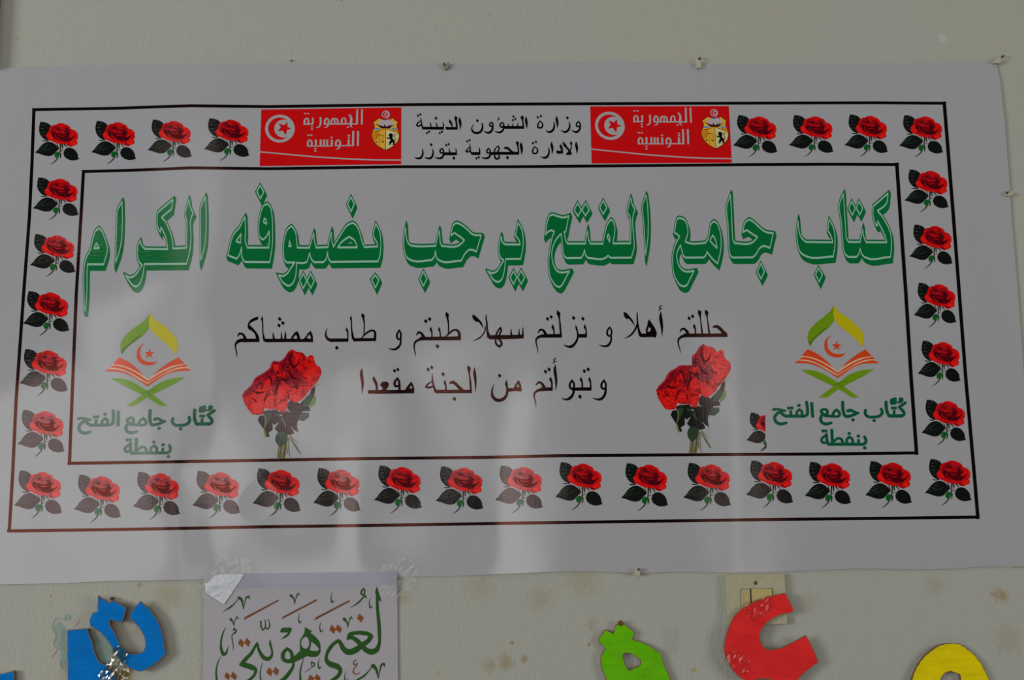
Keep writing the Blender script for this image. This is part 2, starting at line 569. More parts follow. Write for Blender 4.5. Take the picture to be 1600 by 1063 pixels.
def slab(name, outline, holes, y_front, y_back, mat_front, mat_side, parent=None, hf=None, rim=0.0):
    """solid cut-out with the given picture outline standing y_front..y_back metres off the wall"""
    items = [('f', outline)]
    if rim:                                        # bare, unpainted cut edge
        for ring in [outline] + list(holes):
            ring = ring if True else ring
            n = len(ring)
            a = sum(ring[i-1][0]*ring[i][1] - ring[i][0]*ring[i-1][1] for i in range(n))
            s = (1 if a > 0 else -1) * (1 if ring is outline else -1)
            for i in range(n):
                (x0, y0), (x1, y1) = ring[i-1], ring[i]
                L = math.hypot(x1 - x0, y1 - y0)
                if L < 0.3:
                    continue
                w = rim * (0.45 + 0.55 * math.sin(x0 * .7 + y0 * .9) ** 2)
                nx, ny = -(y1 - y0) / L * s * w, (x1 - x0) / L * s * w
                items.append(('e', [(x0, y0), (x1, y1), (x1 + nx, y1 + ny), (x0 + nx, y0 + ny)]))
    items += [('void', h) for h in holes]
    V, Fc, ftag = compose(items, grid=6.0)
    hfn = hf or flat_h(y_front)
    front, _n = place(V, hfn)
    back = front.copy(); back[:, 1] += (y_front - y_back)
    n = len(V)
    faces = [tuple(map(int, f)) for f in Fc] + [tuple(int(i) + n for i in f[::-1]) for f in Fc]
    cnt = {}
    for f in Fc:
        for i in range(3):
            e = (int(f[i]), int(f[(i + 1) % 3])); cnt[e] = 1
    side = [e for e in cnt if (e[1], e[0]) not in cnt]
    nf = len(faces)
    faces += [(b, a, a + n, b + n) for a, b in side]
    me = bpy.data.meshes.new(name)
    me.from_pydata([tuple(map(float, p)) for p in np.concatenate([front, back])], [], faces)
    me.materials.append(mat_front); me.materials.append(mat_side)
    me.polygons.foreach_set('material_index', [(0 if ftag[i] == 'f' else 1) if i < len(Fc) else 1 for i in range(len(faces))])
    me.update()
    o = link(name, me)
    if parent is not None:
        set_parent(o, parent)
    return o
# ------------------------------------------------------------------ lettering: headline (white-line contours)
HEAD = {
'alkiram': '''
@A
o 1402,185 1410,350 1408,520 1398,660 1378,760 1353,838 1350,600 1349,400 1351,300
o 537,235 542,400 536,560 522,690 500,780 470,862 476,600 484,400 488,330
o 297,508 330,545 352,600 385,722 345,885 @A2 285,140 277,280 278,420 275,600 264,780 252,908 238,908 226,600 222,400 226,250 245,100 275,10 @A 203,745 215,715 222,670 240,600 265,535
r 269,665 300,718 245,718
o 1232,215 1245,290 1275,355 1257,390 1252,600 1240,740 1205,880 770,882 @A2 1228,150 1215,260 1190,370 1160,450 1110,505 1080,508 1040,490 980,420 918,320 960,350 1010,355 1060,335 1110,280 1150,220 1192,150 1150,110 1125,60 1115,0 @A 698,740 702,690 728,640 740,690 775,725 1010,727 995,620 965,545 940,500 935,550 915,520 900,440 905,348 1065,212 1050,312 945,397 985,440 1010,490 1040,560 1060,650 1065,722 1205,713 1210,500 1208,430 1195,390 1200,320 1215,270
''',
'bidhuyufih': '''
@B
p 380,57 412,115 383,175 350,112
p 1190,160 1220,222 1192,290 1160,225
p 765,845 797,910 765,975 733,905
p 832,845 862,910 832,975 798,908
p 1408,858 1440,900 1410,970 1375,898
o 245,338 250,450 250,570 265,612 458,612 463,540 460,465 430,520 405,542 380,520 368,470 370,390 385,300 415,235 445,220 470,250 485,320 491,450 488,600 465,742 245,740 225,715 214,610 190,685 170,712 92,680 110,600 140,500 210,408 218,385
r 210,490 205,570 165,555
r 415,352 432,362 440,402 410,385
o 660,420 690,460 705,540 712,612 820,614 835,560 858,485 868,570 880,612 985,608 998,540 1016,478 1024,570 1035,605 1060,560 1110,480 1160,412 1205,390 1235,410 1265,470 1290,560 1310,608 1430,602 1420,560 1393,515 1412,400 1440,450 1455,520 1457,600 1450,680 1432,735 1010,740 990,710 982,652 965,720 945,742 860,742 838,715 822,660 800,735 780,747 706,748 702,820 690,890 660,942 630,955 590,930 545,858 585,868 620,845 655,795 690,744 620,745 600,725 590,660 588,600 600,520 625,450
r 642,555 658,600 635,598
r 1072,610 1110,560 1175,515 1220,545 1247,610
v 1160,575 1185,562 1210,575
''',
'yurahhib': '''
@C
o 158,440 165,530 180,590 210,620 240,627 470,627 476,590 490,530 507,470 514,540 520,600 532,628 700,627 725,612 768,568 720,530 665,492 628,520 635,470 655,410 685,388 720,400 790,450 860,510 942,518 892,687 850,668 815,668 780,700 735,780 510,780 490,765 467,680 455,740 430,774 215,776 175,750 148,690 140,600 145,500
@C2
p 615,248 670,358 617,470 560,360
@C
o 1325,385 1360,450 1378,550 1370,680 @C3 888,262 642,265 633,320 625,400 600,530 560,620 515,648 480,640 420,590 370,500 342,465 400,497 440,497 500,460 550,380 608,286 570,260 545,220 527,130 530,40 @C 1135,580 1150,528 1162,585 1190,612 1347,613 1335,570 1298,520
@C3
p 768,465 825,568 770,685 715,572
p 893,460 955,568 898,685 840,572
@C
v 648,588 668,572 708,598
''',
'alfath': '''
@D
o 1363,115 1380,240 1388,420 1385,600 1372,720 1355,822 1345,600 1330,400 1320,235
o 1180,148 1200,230 1230,285 1212,340 1214,600 1222,720 1187,857 940,858 912,832 885,857 675,860 650,835 632,765 612,830 592,860 420,862 395,840 380,790 368,690 355,572 310,620 270,690 @D2 258,130 253,220 268,330 300,430 350,500 400,522 480,522 568,502 540,550 480,670 420,765 390,787 340,770 270,690 225,600 203,450 200,300 215,150 240,0 @D 250,610 274,547 240,530 200,550 170,580 180,500 200,400 225,355 245,348 320,368 380,380 447,362 430,440 410,548 390,552 400,610 415,665 432,690 642,690 648,640 668,540 680,640 700,690 848,692 862,620 880,540 905,460 945,405 970,420 990,490 990,560 980,620 970,688 1178,686 1182,500 1170,370 1145,320 1160,220
p 550,210 594,290 555,365 510,290
p 645,210 687,290 643,360 603,290
p 853,180 897,262 855,340 812,262
r 912,578 932,620 930,670 900,610
''',
'jami': '''
@E
o 845,112 855,300 862,450 870,600 882,665 900,685 1090,683 1125,660 1165,612 1110,580 1040,530 993,552 1000,500 1020,440 1060,403 1100,420 1180,490 1260,550 1352,568 1312,742 1270,725 1230,718 1190,745 1150,812 1110,853 870,856 845,830 832,780 825,650 815,450 802,238
@E3
p 90,345 155,470 95,595 35,475
@E
o 240,385 300,410 330,470 340,540 325,620 308,665 350,683 545,682 575,640 600,520 620,450 650,425 685,450 715,520 730,600 735,680 725,790 692,927 640,880 565,788 550,830 525,855 310,856 285,830 270,780 253,708 225,760 @E2 292,180 300,290 310,330 350,410 400,460 460,475 578,462 550,520 500,620 450,705 410,722 350,700 290,620 240,500 225,350 225,200 245,90 @E 200,683 242,607 215,580 180,560 190,500 200,430 218,395
r 635,590 665,640 685,742 640,700 600,652
v 1020,632 1045,615 1088,640
''',
'kuttab': '''
@F
o 215,485 225,600 255,690 310,745 648,750 635,700 610,640 588,610 603,465 640,530 670,620 677,720 670,830 655,926 310,922 250,880 215,800 202,700 200,600
@E3
p 1050,415 1115,520 1062,645 1000,525
@F
o 782,145 790,300 800,450 810,600 820,700 845,745 990,746 1002,680 1022,588 1032,670 1065,748 1322,750 1300,670 1265,590 1208,485 1207,542 1190,535 1165,480 1150,400 1155,298 1337,140 1318,265 1205,358 1260,420 1320,520 1365,620 1380,720 1380,820 1368,932 1050,936 1025,915 1005,880 990,828 970,900 945,932 840,932 805,900 785,840 770,700 755,500 733,263
p 883,240 930,322 893,410 848,325
p 975,240 1022,325 985,405 942,322
''',
}
SHADOW = (2.5, 6.2)

def aniso(P):
    return [np.array((x, y / 2.5)) for x, y in P]

def expand(P, r):
    """mitred outward offset in the stretched type's own proportions"""
    A = aniso(P)
    B = [A[0]]
    for p in A[1:]:
        if np.linalg.norm(p - B[-1]) > 0.05:
            B.append(p)
    if np.linalg.norm(B[0] - B[-1]) < 0.05:
        B.pop()
    n = len(B)
    area = sum(B[i-1][0]*B[i][1] - B[i][0]*B[i-1][1] for i in range(n))
    s = 1 if area > 0 else -1
    out = []
    for i in range(n):
        a = B[i] - B[i-1]; b = B[(i+1) % n] - B[i]
        a /= np.linalg.norm(a); b /= np.linalg.norm(b)
        na = np.array((a[1], -a[0])) * s; nb = np.array((b[1], -b[0])) * s
        m = na + nb; L = np.linalg.norm(m)
        if L < 0.2:
            q = [B[i] + na * r, B[i] + (a) * r * 1.2, B[i] + nb * r]
        else:
            m /= L
            k = r / max(0.33, float(m @ na))
            q = [B[i] + m * k]
        out += [(float(p[0]), float(p[1]) * 2.5) for p in q]
    return out

def headline_items(text):
    outs, rings, voids = [], [], []
    for line in text.strip().splitlines():
        k = line.strip()[0]
        if k == '@':
            cur = line; continue
        t = cur + '\n' + ('o' if k in 'orv' else 'p') + line.strip()[1:]
        P = parse(t)[0][1]
        (outs if k in 'op' else rings if k == 'r' else voids).append(P)
    items = []
    sx, sy = SHADOW
    for P in outs:
        E = expand(P, 1.6)
        items.append(('green', [(x + sx, y + sy) for x, y in E]))
        n = len(E)
        # silhouette sweep from the outline to its displaced copy
        for i in range(n):
            (x0, y0), (x1, y1) = E[i-1], E[i]
            if abs(x1 - x0) + abs(y1 - y0) > 1e-3:
                items.append(('green', [(x0, y0), (x1, y1), (x1 + sx, y1 + sy), (x0 + sx, y0 + sy)]))
        items.append(('green', E))
    for P in outs + rings:
        A = aniso(P); n = len(A); w = 0.62
        for i in range(n):
            p, q = A[i-1], A[i]
            d = q - p; L = np.linalg.norm(d)
            if L < 0.02:
                continue
            d /= L; nn = np.array((-d[1], d[0])) * w
            e = d * w * 0.55
            quad = [p - e + nn, q + e + nn, q + e - nn, p - e - nn]
            items.append(('paleline', [(float(a[0]), float(a[1]) * 2.5) for a in quad]))
    for P in voids:
        items.append(('void', P))
    return items

# ------------------------------------------------------------------ lettering: small black lines
MINISTRY = [('''
@H
s 1475,285,22 1440,320,28 1440,370,28 1480,375,30 1505,345,26 1478,285,22
s 1505,360,26 1495,420,34 1440,475,42 1390,465,26 1340,440,8
s 1305,290,10 1315,340,26 1310,400,34 1275,455,42 1225,475,38 1190,460,20 1155,440,8
d 1275,222,33
o 1080,178 1108,250 1115,330 1095,415 1080,330 1062,240
s 1030,290,10 1040,340,26 1035,400,34 1000,455,42 950,475,38 915,460,20 885,445,8
s 785,275,20 745,350,26 750,395,30 790,400,30 825,380,30 830,330,24 785,275,20
d 745,212,28 800,190,28
'''), ('''
@H
o 535,188 560,260 565,340 545,425 530,340 515,255
o 465,172 498,205 488,255 500,340 500,418 470,418 470,300 452,250 435,215
p 500,365 500,418 165,418 140,400 140,365
s 390,305,8 388,350,20 375,395,20
s 300,312,8 300,350,18 298,395,20
s 220,325,8 225,360,20 225,395,20
d 312,198,27 345,240,27 302,262,26
s 110,300,22 75,330,26 80,375,30 120,390,30 140,350,26 112,298,22
s 135,370,26 130,430,34 70,480,40 20,475,26 -25,455,8
s 70,210,10 35,225,14 45,245,14 25,265,12
s 38,250,12 75,245,8
@G
s 1468,300,22 1435,320,26 1430,360,28 1470,375,30 1490,340,26 1470,298,20
s 1485,360,26 1480,420,36 1420,485,44 1370,480,28 1320,455,8
s 1140,340,10 1110,400,18 1125,460,36 1200,492,44 1270,465,40 1300,400,34 1295,330,22 1285,310,8
d 1210,272,33
'''), ('''
@G
o 895,205 920,270 925,350 900,445 890,350 872,270
o 815,183 858,213 845,262 857,350 858,433 652,433 640,400 650,380 700,385 755,385 735,340 700,290 712,245 750,290 765,340 768,385 828,382 812,270 800,225
p 612,380 612,433 235,430 215,405 225,380
s 590,300,10 603,350,22 602,400,22
s 470,305,10 485,350,22 487,400,20
s 365,300,10 378,350,22 380,400,20
s 200,215,8 208,300,24 222,370,26 245,408,34
s 195,270,12 150,310,26 118,355,24 165,368,28 205,345,20
d 150,182,27 192,160,27 470,228,33 312,492,27 350,468,27 540,492,27 578,468,27
'''), ('''
@H
o 1428,640 1458,710 1465,790 1440,870 1430,790 1410,700
s 1200,660,24 1225,705,50 1270,760,34 1335,840,30
s 1335,640,8 1340,668,42 1345,720,18 1330,790,22 1290,840,26 1262,872,22
p 1258,850 1350,835 1350,880 1258,888
o 1155,685 1185,740 1197,800 1195,858 1095,858 1078,845 1078,800 1120,808 1165,808 1150,770 1130,730
o 992,640 1020,720 1025,790 1000,875 990,790 972,700
s 935,750,10 948,800,26 942,860,32 905,920,42 860,935,36 825,925,18 790,905,8
s 690,735,20 655,800,26 660,845,30 700,860,30 735,835,30 742,790,24 690,735,20
d 660,672,28 712,650,28
'''), ('''
@H
o 448,650 475,720 480,800 452,885 440,800 425,700
o 372,630 412,665 402,710 412,790 412,880 385,880 385,790 375,720 352,670
o 130,770 150,745 190,735 230,755 290,810 335,832 300,865 260,835 200,785 160,775
p -20,828 412,828 412,880 -20,880
d 205,930,36
@G
p 1425,832 1530,832 1530,885 1425,885
s 1580,720,18 1520,790,24 1512,850,26
s 1580,720,20 1600,765,28 1570,830,26
s 1520,880,22 1525,930,32 1560,955,34 1600,930,32 1590,880,22
s 1410,765,22 1380,800,28 1385,845,30 1425,850,28 1440,810,26 1410,765,22
s 1435,840,28 1440,880,34 1400,935,40 1340,945,30 1280,920,8
s 1235,750,10 1250,800,24 1250,865,24
p 1262,832 1262,885 1110,885 1090,850 1110,832
s 1075,680,8 1082,760,24 1090,830,26 1115,862,34
s 1070,740,14 1025,790,24 1000,825,22 1045,828,28 1085,800,22
d 1030,642,27 1072,620,27 1195,945,28 1237,925,28
'''), ('''
@G
s 820,765,10 832,810,22 832,870,22
s 700,765,10 715,810,22 718,870,22
p 845,835 845,890 600,890 600,850 620,835
s 580,765,22 545,800,28 550,845,30 590,850,28 605,810,26 580,765,22
s 600,840,28 605,880,34 560,940,42 510,945,30 445,920,8
d 655,710,27 697,692,27 790,940,34 385,700,32
s 405,770,10 420,830,26 415,880,32 375,940,42 325,945,32 265,925,8
s 225,770,10 238,830,26 232,880,32 190,940,42 140,945,32 85,925,8
''')]

WELCOME = ['''
@M
s 820,475,14 850,435,30 885,440,32 925,490,42
p 870,500 1470,498 1475,548 880,552
s 930,525,50 850,540,40 800,580,26 795,640,18 812,700,14 828,770,4
o 1015,360 1035,410 1042,500 1042,520 1020,520 1018,440 998,405
d 945,290,30 993,262,30
o 1075,168 1118,200 1108,255 1125,400 1140,510 1115,515 1105,400 1085,260 1065,215
o 1170,168 1213,200 1203,255 1222,400 1238,510 1212,515 1200,400 1182,260 1162,215
o 1265,425 1285,390 1325,378 1370,400 1430,460 1475,500 1475,548 1420,540 1360,450 1310,420
''', '''
@M
o 35,205 60,205 110,250 165,320 200,405 160,350 105,290 85,305 50,270
s 225,190,6 225,250,18 230,340,22 245,440,28 270,520,44
o 222,350 225,400 190,480 130,540 80,560 38,568 100,535 160,480 200,410
p 262,500 400,500 470,520 470,548 272,552
o 390,300 430,360 480,440 497,500 480,560 440,545 400,520 350,500 345,450 365,390 372,350
h 385,408 415,430 405,470 368,475
o 555,190 575,290 585,420 570,555 555,430 535,240
s 565,110,12 535,135,16 545,158,16 525,180,12
s 540,162,14 575,150,8
''', '''
@L
s 1325,415,22 1290,470,28 1300,545,30 1345,555,28 1355,470,26 1325,415,22
s 1350,560,26 1345,630,30 1300,700,38 1240,715,30 1160,690,8
''', '''
@L
s 210,500,16 240,455,32 280,460,34 325,520,44
p 260,525 578,520 578,578 280,580
s 320,550,56 240,560,46 180,600,28 180,670,18 195,740,16 208,830,4
o 435,365 455,410 468,520 468,540 448,540 440,460 415,420
d 355,285,33 412,255,33
o 505,145 558,195 550,245 565,380 578,578 550,560 540,420 515,240 500,215
s 795,385,8 805,430,28 825,500,24 825,580,28 790,660,36 720,720,46 660,715,28 605,690,8
p 830,522 970,520 970,578 825,578
o 935,360 955,410 970,500 970,578 948,540 945,460 918,420
d 762,272,35 908,283,35
''', '''
@K
o 825,150 850,145 900,190 950,250 975,330 940,280 905,235 880,240 840,205 825,170
s 1008,135,6 1005,180,16 1015,250,22 1020,340,24 1042,435,44
o 995,280 1002,340 970,410 920,460 870,480 818,493 880,460 940,420 975,370
p 1030,412 1300,410 1500,405 1500,455 1400,462 1060,468 1035,450
s 1195,310,18 1150,380,22 1130,430,22
s 1195,310,20 1205,350,24 1175,415,22
s 1130,460,20 1140,530,26 1185,565,30 1212,530,28 1170,455,26
s 1335,330,8 1335,380,20 1345,435,34
s 1440,330,8 1440,380,18 1440,435,28
s 1490,310,8 1490,370,20 1488,430,28
''', '''
@K
s 90,410,14 120,370,30 155,390,30 185,435,40
p 130,435 675,428 675,480 150,480
s 190,455,48 130,470,36 70,510,26 60,560,18 72,640,14 80,690,4
o 280,300 295,340 302,430 302,450 285,450 283,380 262,335
o 392,300 405,350 413,430 413,450 395,450 392,380 373,335
d 212,230,30 263,202,30 367,560,32
s 460,440,12 520,390,22 570,350,26 620,345,28 650,380,34 655,445,44
s 478,105,6 493,145,46 500,190,24 512,270,18 508,400,16
''', '''
@J
s 1240,410,22 1205,470,30 1215,545,32 1255,560,30 1265,480,30 1240,410,22
s 1262,560,26 1255,630,30 1210,690,40 1150,715,30 1065,692,8
''', '''
@J
s 115,380,6 92,440,20 95,510,36 140,560,46 200,570,56
p 160,540 440,540 442,593 160,597
o 418,368 440,420 445,500 443,590 425,590 425,480 415,430 398,415
d 262,688,36
s 487,185,8 482,230,30 490,270,18 495,400,18 515,535,40
p 500,535 878,535 878,582 525,588
s 640,545,14 700,480,24 760,435,30 820,415,30 858,440,36 860,500,38 858,560,42
s 655,145,6 670,185,52 680,230,28 692,330,18 685,480,16
''', '''
@I
s 165,455,16 195,415,34 240,425,36 285,500,44
p 200,495 500,492 502,548 240,550
s 300,520,56 220,520,54 160,545,46 130,590,26 135,660,18 148,730,16 153,790,4
o 490,148 480,195 360,255 345,275 430,360 485,440 502,500 500,548 455,500 430,420 380,370 335,345 320,315 325,265 360,205 430,165
s 550,148,8 545,190,34 552,230,20 558,400,18 580,515,36
p 560,495 900,495 1340,500 1340,548 600,550 565,530
o 1305,370 1335,440 1342,550 1240,548 1180,548 1180,520 1220,470 1270,400
h 1285,425 1310,480 1300,500 1240,480
o 1095,375 1120,420 1140,500 1140,530 960,548 980,510 1010,460 1060,395
h 1075,430 1098,480 1080,500 1025,485
s 905,380,8 910,430,26 905,505,34
s 845,385,8 848,430,16 850,505,30
s 715,400,8 720,450,22 735,515,40
d 820,188,36 870,252,36 810,288,35
''', '''
@O
s 1548,355,22 1515,410,26 1525,455,26 1560,465,26 1572,410,24 1548,355,22
s 1570,460,26 1560,530,30 1510,590,34 1470,595,26 1410,578,8
s 1150,355,22 1120,410,26 1130,455,26 1165,465,26 1175,410,24 1150,355,22
p 1150,445 1390,442 1392,486 1150,486
s 1170,460,26 1165,520,30 1120,580,36 1080,595,26 1018,580,8
o 1262,310 1280,360 1288,460 1265,460 1262,380 1243,350
o 1368,310 1385,360 1392,460 1370,460 1368,380 1350,350
d 1302,242,28 1350,220,28 1247,560,30
o 942,150 955,250 965,380 947,490 935,350 920,210
s 948,78,10 920,98,14 930,118,14 908,145,10
s 925,122,12 958,118,8
''', '''
@O
s 700,415,12 735,380,28 765,390,28 800,445,40
p 760,445 905,442 908,488 770,488
s 800,468,46 730,480,36 680,520,24 680,580,16 695,640,12 700,695,4
o 883,312 900,350 908,440 908,460 885,460 882,380 862,345
d 817,248,28 862,220,28
''', '''
@O
s 172,405,5 150,480,18 160,560,34 215,605,42 290,590,40 335,530,32 340,460,26 330,400,20 328,350,6
o 332,350 345,400 350,470 325,440 310,400
p 340,455 520,450 520,495 430,490 340,500
o 480,348 510,410 522,495 470,490 410,490 430,430
h 475,395 490,440 455,440
d 245,298,28
''', '''
@N
o 1530,105 1550,200 1555,300 1540,435 1530,300 1513,170
o 1443,88 1485,120 1475,165 1490,300 1498,435 1472,420 1465,280 1450,170 1437,130
p 1030,395 1495,393 1495,437 1050,438 1030,415
o 1212,320 1225,290 1265,278 1300,300 1350,350 1400,395 1370,425 1320,375 1260,322
d 1278,508,29 1137,200,28 950,142,27 995,115,27
o 1160,265 1175,310 1183,400 1183,415 1160,415 1160,340 1142,305
s 1000,195,8 1005,280,20 1020,350,24 1045,415,36
s 1000,290,12 940,330,22 920,358,20 960,368,26 1010,350,20
''', '''
@N
o 125,118 140,220 147,330 122,455 118,330 105,165
p 205,400 775,395 775,438 640,440 350,445 205,443 198,420
o 265,220 300,270 322,340 322,410 300,410 290,330 258,270
o 350,335 375,295 430,290 460,315 455,350 420,400 440,420 350,420 385,375 365,352
s 568,250,24 530,310,30 540,350,30 585,350,28 590,300,26 568,250,24
s 595,320,22 592,410,32
d 530,158,26 572,142,26
o 740,290 765,340 778,400 775,438 700,430 650,420 690,350
h 740,335 752,375 715,380
''']

# ------------------------------------------------------------------ flag panel (left one; the right is the same print)
FLAG = '''
c redflag
p 408.3,171.4 627,168 626.8,256.7 405.8,259.7
@P
c white
e 497,547,308,290
c redflag
e 492,546,242,232
c white
e 572,546,192,187
c redflag
p 745,548 662,575 @P 622,690
'''
FLAG_STAR = [(745, 548), (655, 510), (655, 405), (585, 475), (470, 435), (515, 520), (450, 605), (555, 590), (622, 690), (645, 575)]
FLAG_TEXT = '''
c white
@Q
p 1330,95 1368,95 1366,408 1328,408
p 1232,95 1270,95 1265,408 1222,408
p 560,388 1262,383 1262,408 560,412
o 1065,200 1110,205 1142,250 1142,400 1138,440 1160,475 1115,455 1095,420 1100,260
e 1062,462,24,16
s 930,395,38 930,330,40 955,278,24 995,280,28 1010,330,34 1010,395,34
s 715,395,38 720,320,40 750,278,26 780,310,32 780,395,32
s 780,320,28 805,278,26 843,320,36 845,395,36
s 578,395,38 580,320,38 612,275,26 650,310,36 652,400,36 625,455,28 570,472,10
s 490,270,38 488,400,38 458,458,28 400,473,8
p 135,388 345,386 345,412 135,415
p 312,270 350,270 346,400 310,400
s 160,400,38 160,325,40 192,278,26 228,295,36 233,400,36
e 168,182,25,15 235,182,25,15 312,455,24,15 312,503,22,15
p 1250,545 1290,545 1284,855 1245,855
p 1148,545 1190,545 1184,855 1140,858
p 790,838 1182,834 1182,858 790,862
p 1053,715 1097,715 1094,850 1050,850
e 1078,635,26,15 1078,680,26,15
s 808,845,38 812,770,38 848,725,26 888,755,36 890,850,36 863,905,28 800,925,8
p 210,848 745,843 745,865 210,870
p 703,720 745,720 742,850 700,850
e 722,677,26,15
p 610,720 650,720 647,850 607,850
p 543,720 584,720 581,850 541,850
p 473,720 514,720 512,850 471,850
p 373,720 414,720 412,850 370,850
e 382,910,26,15 382,960,26,15
s 228,850,38 228,775,38 262,728,26 300,755,36 305,850,36
e 240,630,26,15 300,630,26,15
@0
s 406.5,237.5,1.9 440,240.6,1.9 490,245.2,2 540,248.4,2 585,250.2,2 626.6,250.4,2
'''
SHIELD = '''
@R
c maroon
o 225,258 280,275 345,282 410,275 470,255 500,290 560,320 540,380 550,450 578,540 560,640 500,710 430,765 345,805 260,760 190,710 130,630 108,560 125,480 155,420 150,370 130,325 180,300
c gold
o 232,268 280,284 345,292 410,284 465,266 495,298 548,325 530,380 540,450 568,540 550,635 495,702 425,755 345,792 265,752 195,700 140,625 118,560 135,480 165,425 160,375 142,330 185,308
c pale
p 349,455 530,450 562,520 560,580 540,645 490,705 425,752 349,788
c golddk
o 135,480 200,470 240,520 200,600 150,640 120,570
o 440,450 545,450 566,520 545,530 500,490
c sail
o 345,292 410,284 440,290 470,340 480,385 430,400 260,400 220,370 240,330 280,290
c blue
p 158,430 262,425 255,450 150,455
p 440,425 542,425 548,445 445,447
c maroon
o 165,345 220,370 270,390 345,400 430,390 510,370 440,410 420,430 345,435 270,430 235,400
p 318,372 340,372 340,400 318,400
p 392,372 408,375 405,400 388,400
p 425,370 440,372 438,395 420,395
s 300,290,6 340,290,16 350,300,6
s 425,295,12 440,290,12
c golddk
s 180,490,10 240,470,16 300,450,12 345,450,16 400,450,12 450,470,16 500,480,10
c stemdk
s 180,485,8 230,478,10 285,455,6
s 400,455,8 460,475,10 500,490,8
p 341,455 350,455 349,790 341,790
c golddk
p 238,512 256,512 252,720 238,720
c stemdk
s 205,545,7 310,548,7
s 205,550,4 180,650,4
s 205,550,4 220,650,4
s 300,550,4 280,650,4
s 300,550,4 320,650,4
o 168,655 225,655 210,670 185,670
o 270,650 325,650 312,668 285,668
c black
o 400,530 425,515 460,520 468,560 460,600 490,630 500,680 492,708 450,710 470,690 465,665 440,680 425,710 390,710 408,690 400,660 425,640 420,610 380,610 362,580 375,575 400,595 410,570 395,550
s 495,650,10 510,600,10 490,570,10 480,540,12 500,530,10 518,548,8 500,560,7
c white
e 350,203,66,64
c redflag
e 348,205,50,50
c white
e 365,203,40,40
c redflag
e 366,202,20,20
'''

LABEL = '''
c dgreen
@S
s 92,268,50 160,262,44 220,280,50 282,290,44
s 235,285,50 160,330,50 108,400,52 130,470,52 200,508,52 300,490,48
s 200,300,46 245,350,50 300,378,52
p 285,353 600,353 600,404 285,404
s 378,300,48 375,375,50
e 345,245,30,28 395,243,30,28
s 520,268,42 478,310,42 478,365,46
s 520,268,42 562,305,44 562,365,46
e 513,200,30,28
s 640,145,50 655,300,50 650,350,50 600,380,48
p 697,145 748,145 768,400 717,402
s 880,288,44 930,262,44 985,290,46 975,340,46 930,360,46
s 880,305,46 920,350,50
s 900,355,50 872,420,52 890,475,52 950,508,52 1050,490,46
s 950,372,50 1100,382,46
s 1135,272,44 1090,315,44 1075,370,48
s 1135,272,44 1182,315,44 1180,372,46 1140,385,40 1080,382,44
@T
s 70,145,52 85,320,52 115,378,52 170,380,52 260,352,50 330,325,36
s 158,290,56 205,280,50 270,312,44 325,325,36
e 242,440,30,28
s 450,280,50 445,340,50 490,385,50 590,392,50 690,370,50 728,315,50 710,260,48
e 592,450,30,28
s 790,145,54 805,300,52 840,372,52
p 835,348 1050,345 1060,402 835,402
s 1110,155,50 1000,235,50 1070,290,50 1090,345,50 1050,375,52
s 925,295,44 925,375,46
e 898,243,28,28 945,243,28,28
o 862,88 950,62 968,80 968,172 950,182 872,190 860,175
e 1040,105,42,42
s 1062,115,40 1030,145,38 990,150,32
@S
s 950,700,40 888,770,44 905,815,44 965,815,40
s 972,680,48 975,760,46 1000,842,50
e 912,625,28,28 960,625,28,28
p 985,818 1600,820 1600,870 1000,870
s 1058,612,52 1070,840,50
s 1090,800,40 1180,742,44 1232,785,46 1240,840,46
@T
s 185,722,42 140,765,44 138,835,46
s 185,722,42 232,765,44 238,835,46
e 178,665,28,28
s 335,778,46 330,845,46
e 330,710,30,28
s 432,720,46 455,770,50 445,825,50 405,845,50
e 437,905,30,28
'''
LABEL_HOLES = '''
@S
h 520,296 540,318 520,338 500,318
h 940,288 962,300 940,318 920,304
h 1135,318 1155,338 1135,354 1115,338
h 935,752 950,778 930,785 915,775
h 1200,782 1196,806 1125,812 1160,790
@T
h 186,762 204,785 186,804 168,785
h 1005,262 1035,290 1060,340 955,345 960,290
'''

EMBLEM = '''
@U
c lime
o 482,45 492,120 487,200 430,280 330,360 270,420 235,477 210,400 225,320 290,240 400,150 460,90
c limedk
o 430,270 330,355 270,415 237,470 222,430 290,370 380,290
c yellow
o 482,45 540,120 640,185 720,260 780,330 792,400 780,482 710,400 590,300 520,240 488,190
c orange
o 455,358 410,410 398,470 410,525 450,562 510,580 560,568 600,545 570,578 510,590 445,572 400,530 385,470 395,410
o 457,358 420,405 415,450 430,505 480,545 540,555 600,545 570,578 510,588 445,570 398,525 386,465 400,405
c cream
p 100,628 150,572 300,560 478,692 523,740 565,692 740,565 878,575 930,628 800,640 523,790 300,650
c orange
p 190,532 212,505 240,512 235,530
o 150,572 212,503 300,545 400,620 478,697 380,640 260,590
o 565,697 640,620 720,560 810,506 880,577 760,595 660,640
o 118,608 148,590 240,598 350,640 440,692 523,750 600,697 700,640 800,600 885,582 912,608 830,612 740,640 640,695 523,768 430,712 330,658 220,618
o 78,648 112,620 220,632 330,674 430,732 523,780 620,715 720,662 820,630 920,625 954,650 850,650 740,668 640,722 523,805 420,735 320,685 220,655
c lime
o 138,718 250,722 350,750 450,805 560,870 680,960 742,1000 690,1008 580,945 440,870 300,805
o 902,712 780,722 660,760 560,830 460,905 380,965 328,1003 390,1008 520,925 640,860 780,790
c limedk
s 480,880,10 560,850,8 620,835,10
s 540,880,14 580,910,6
'''
EMBLEM_STAR = '@U\nc orange\nstar 512,470,54\n'

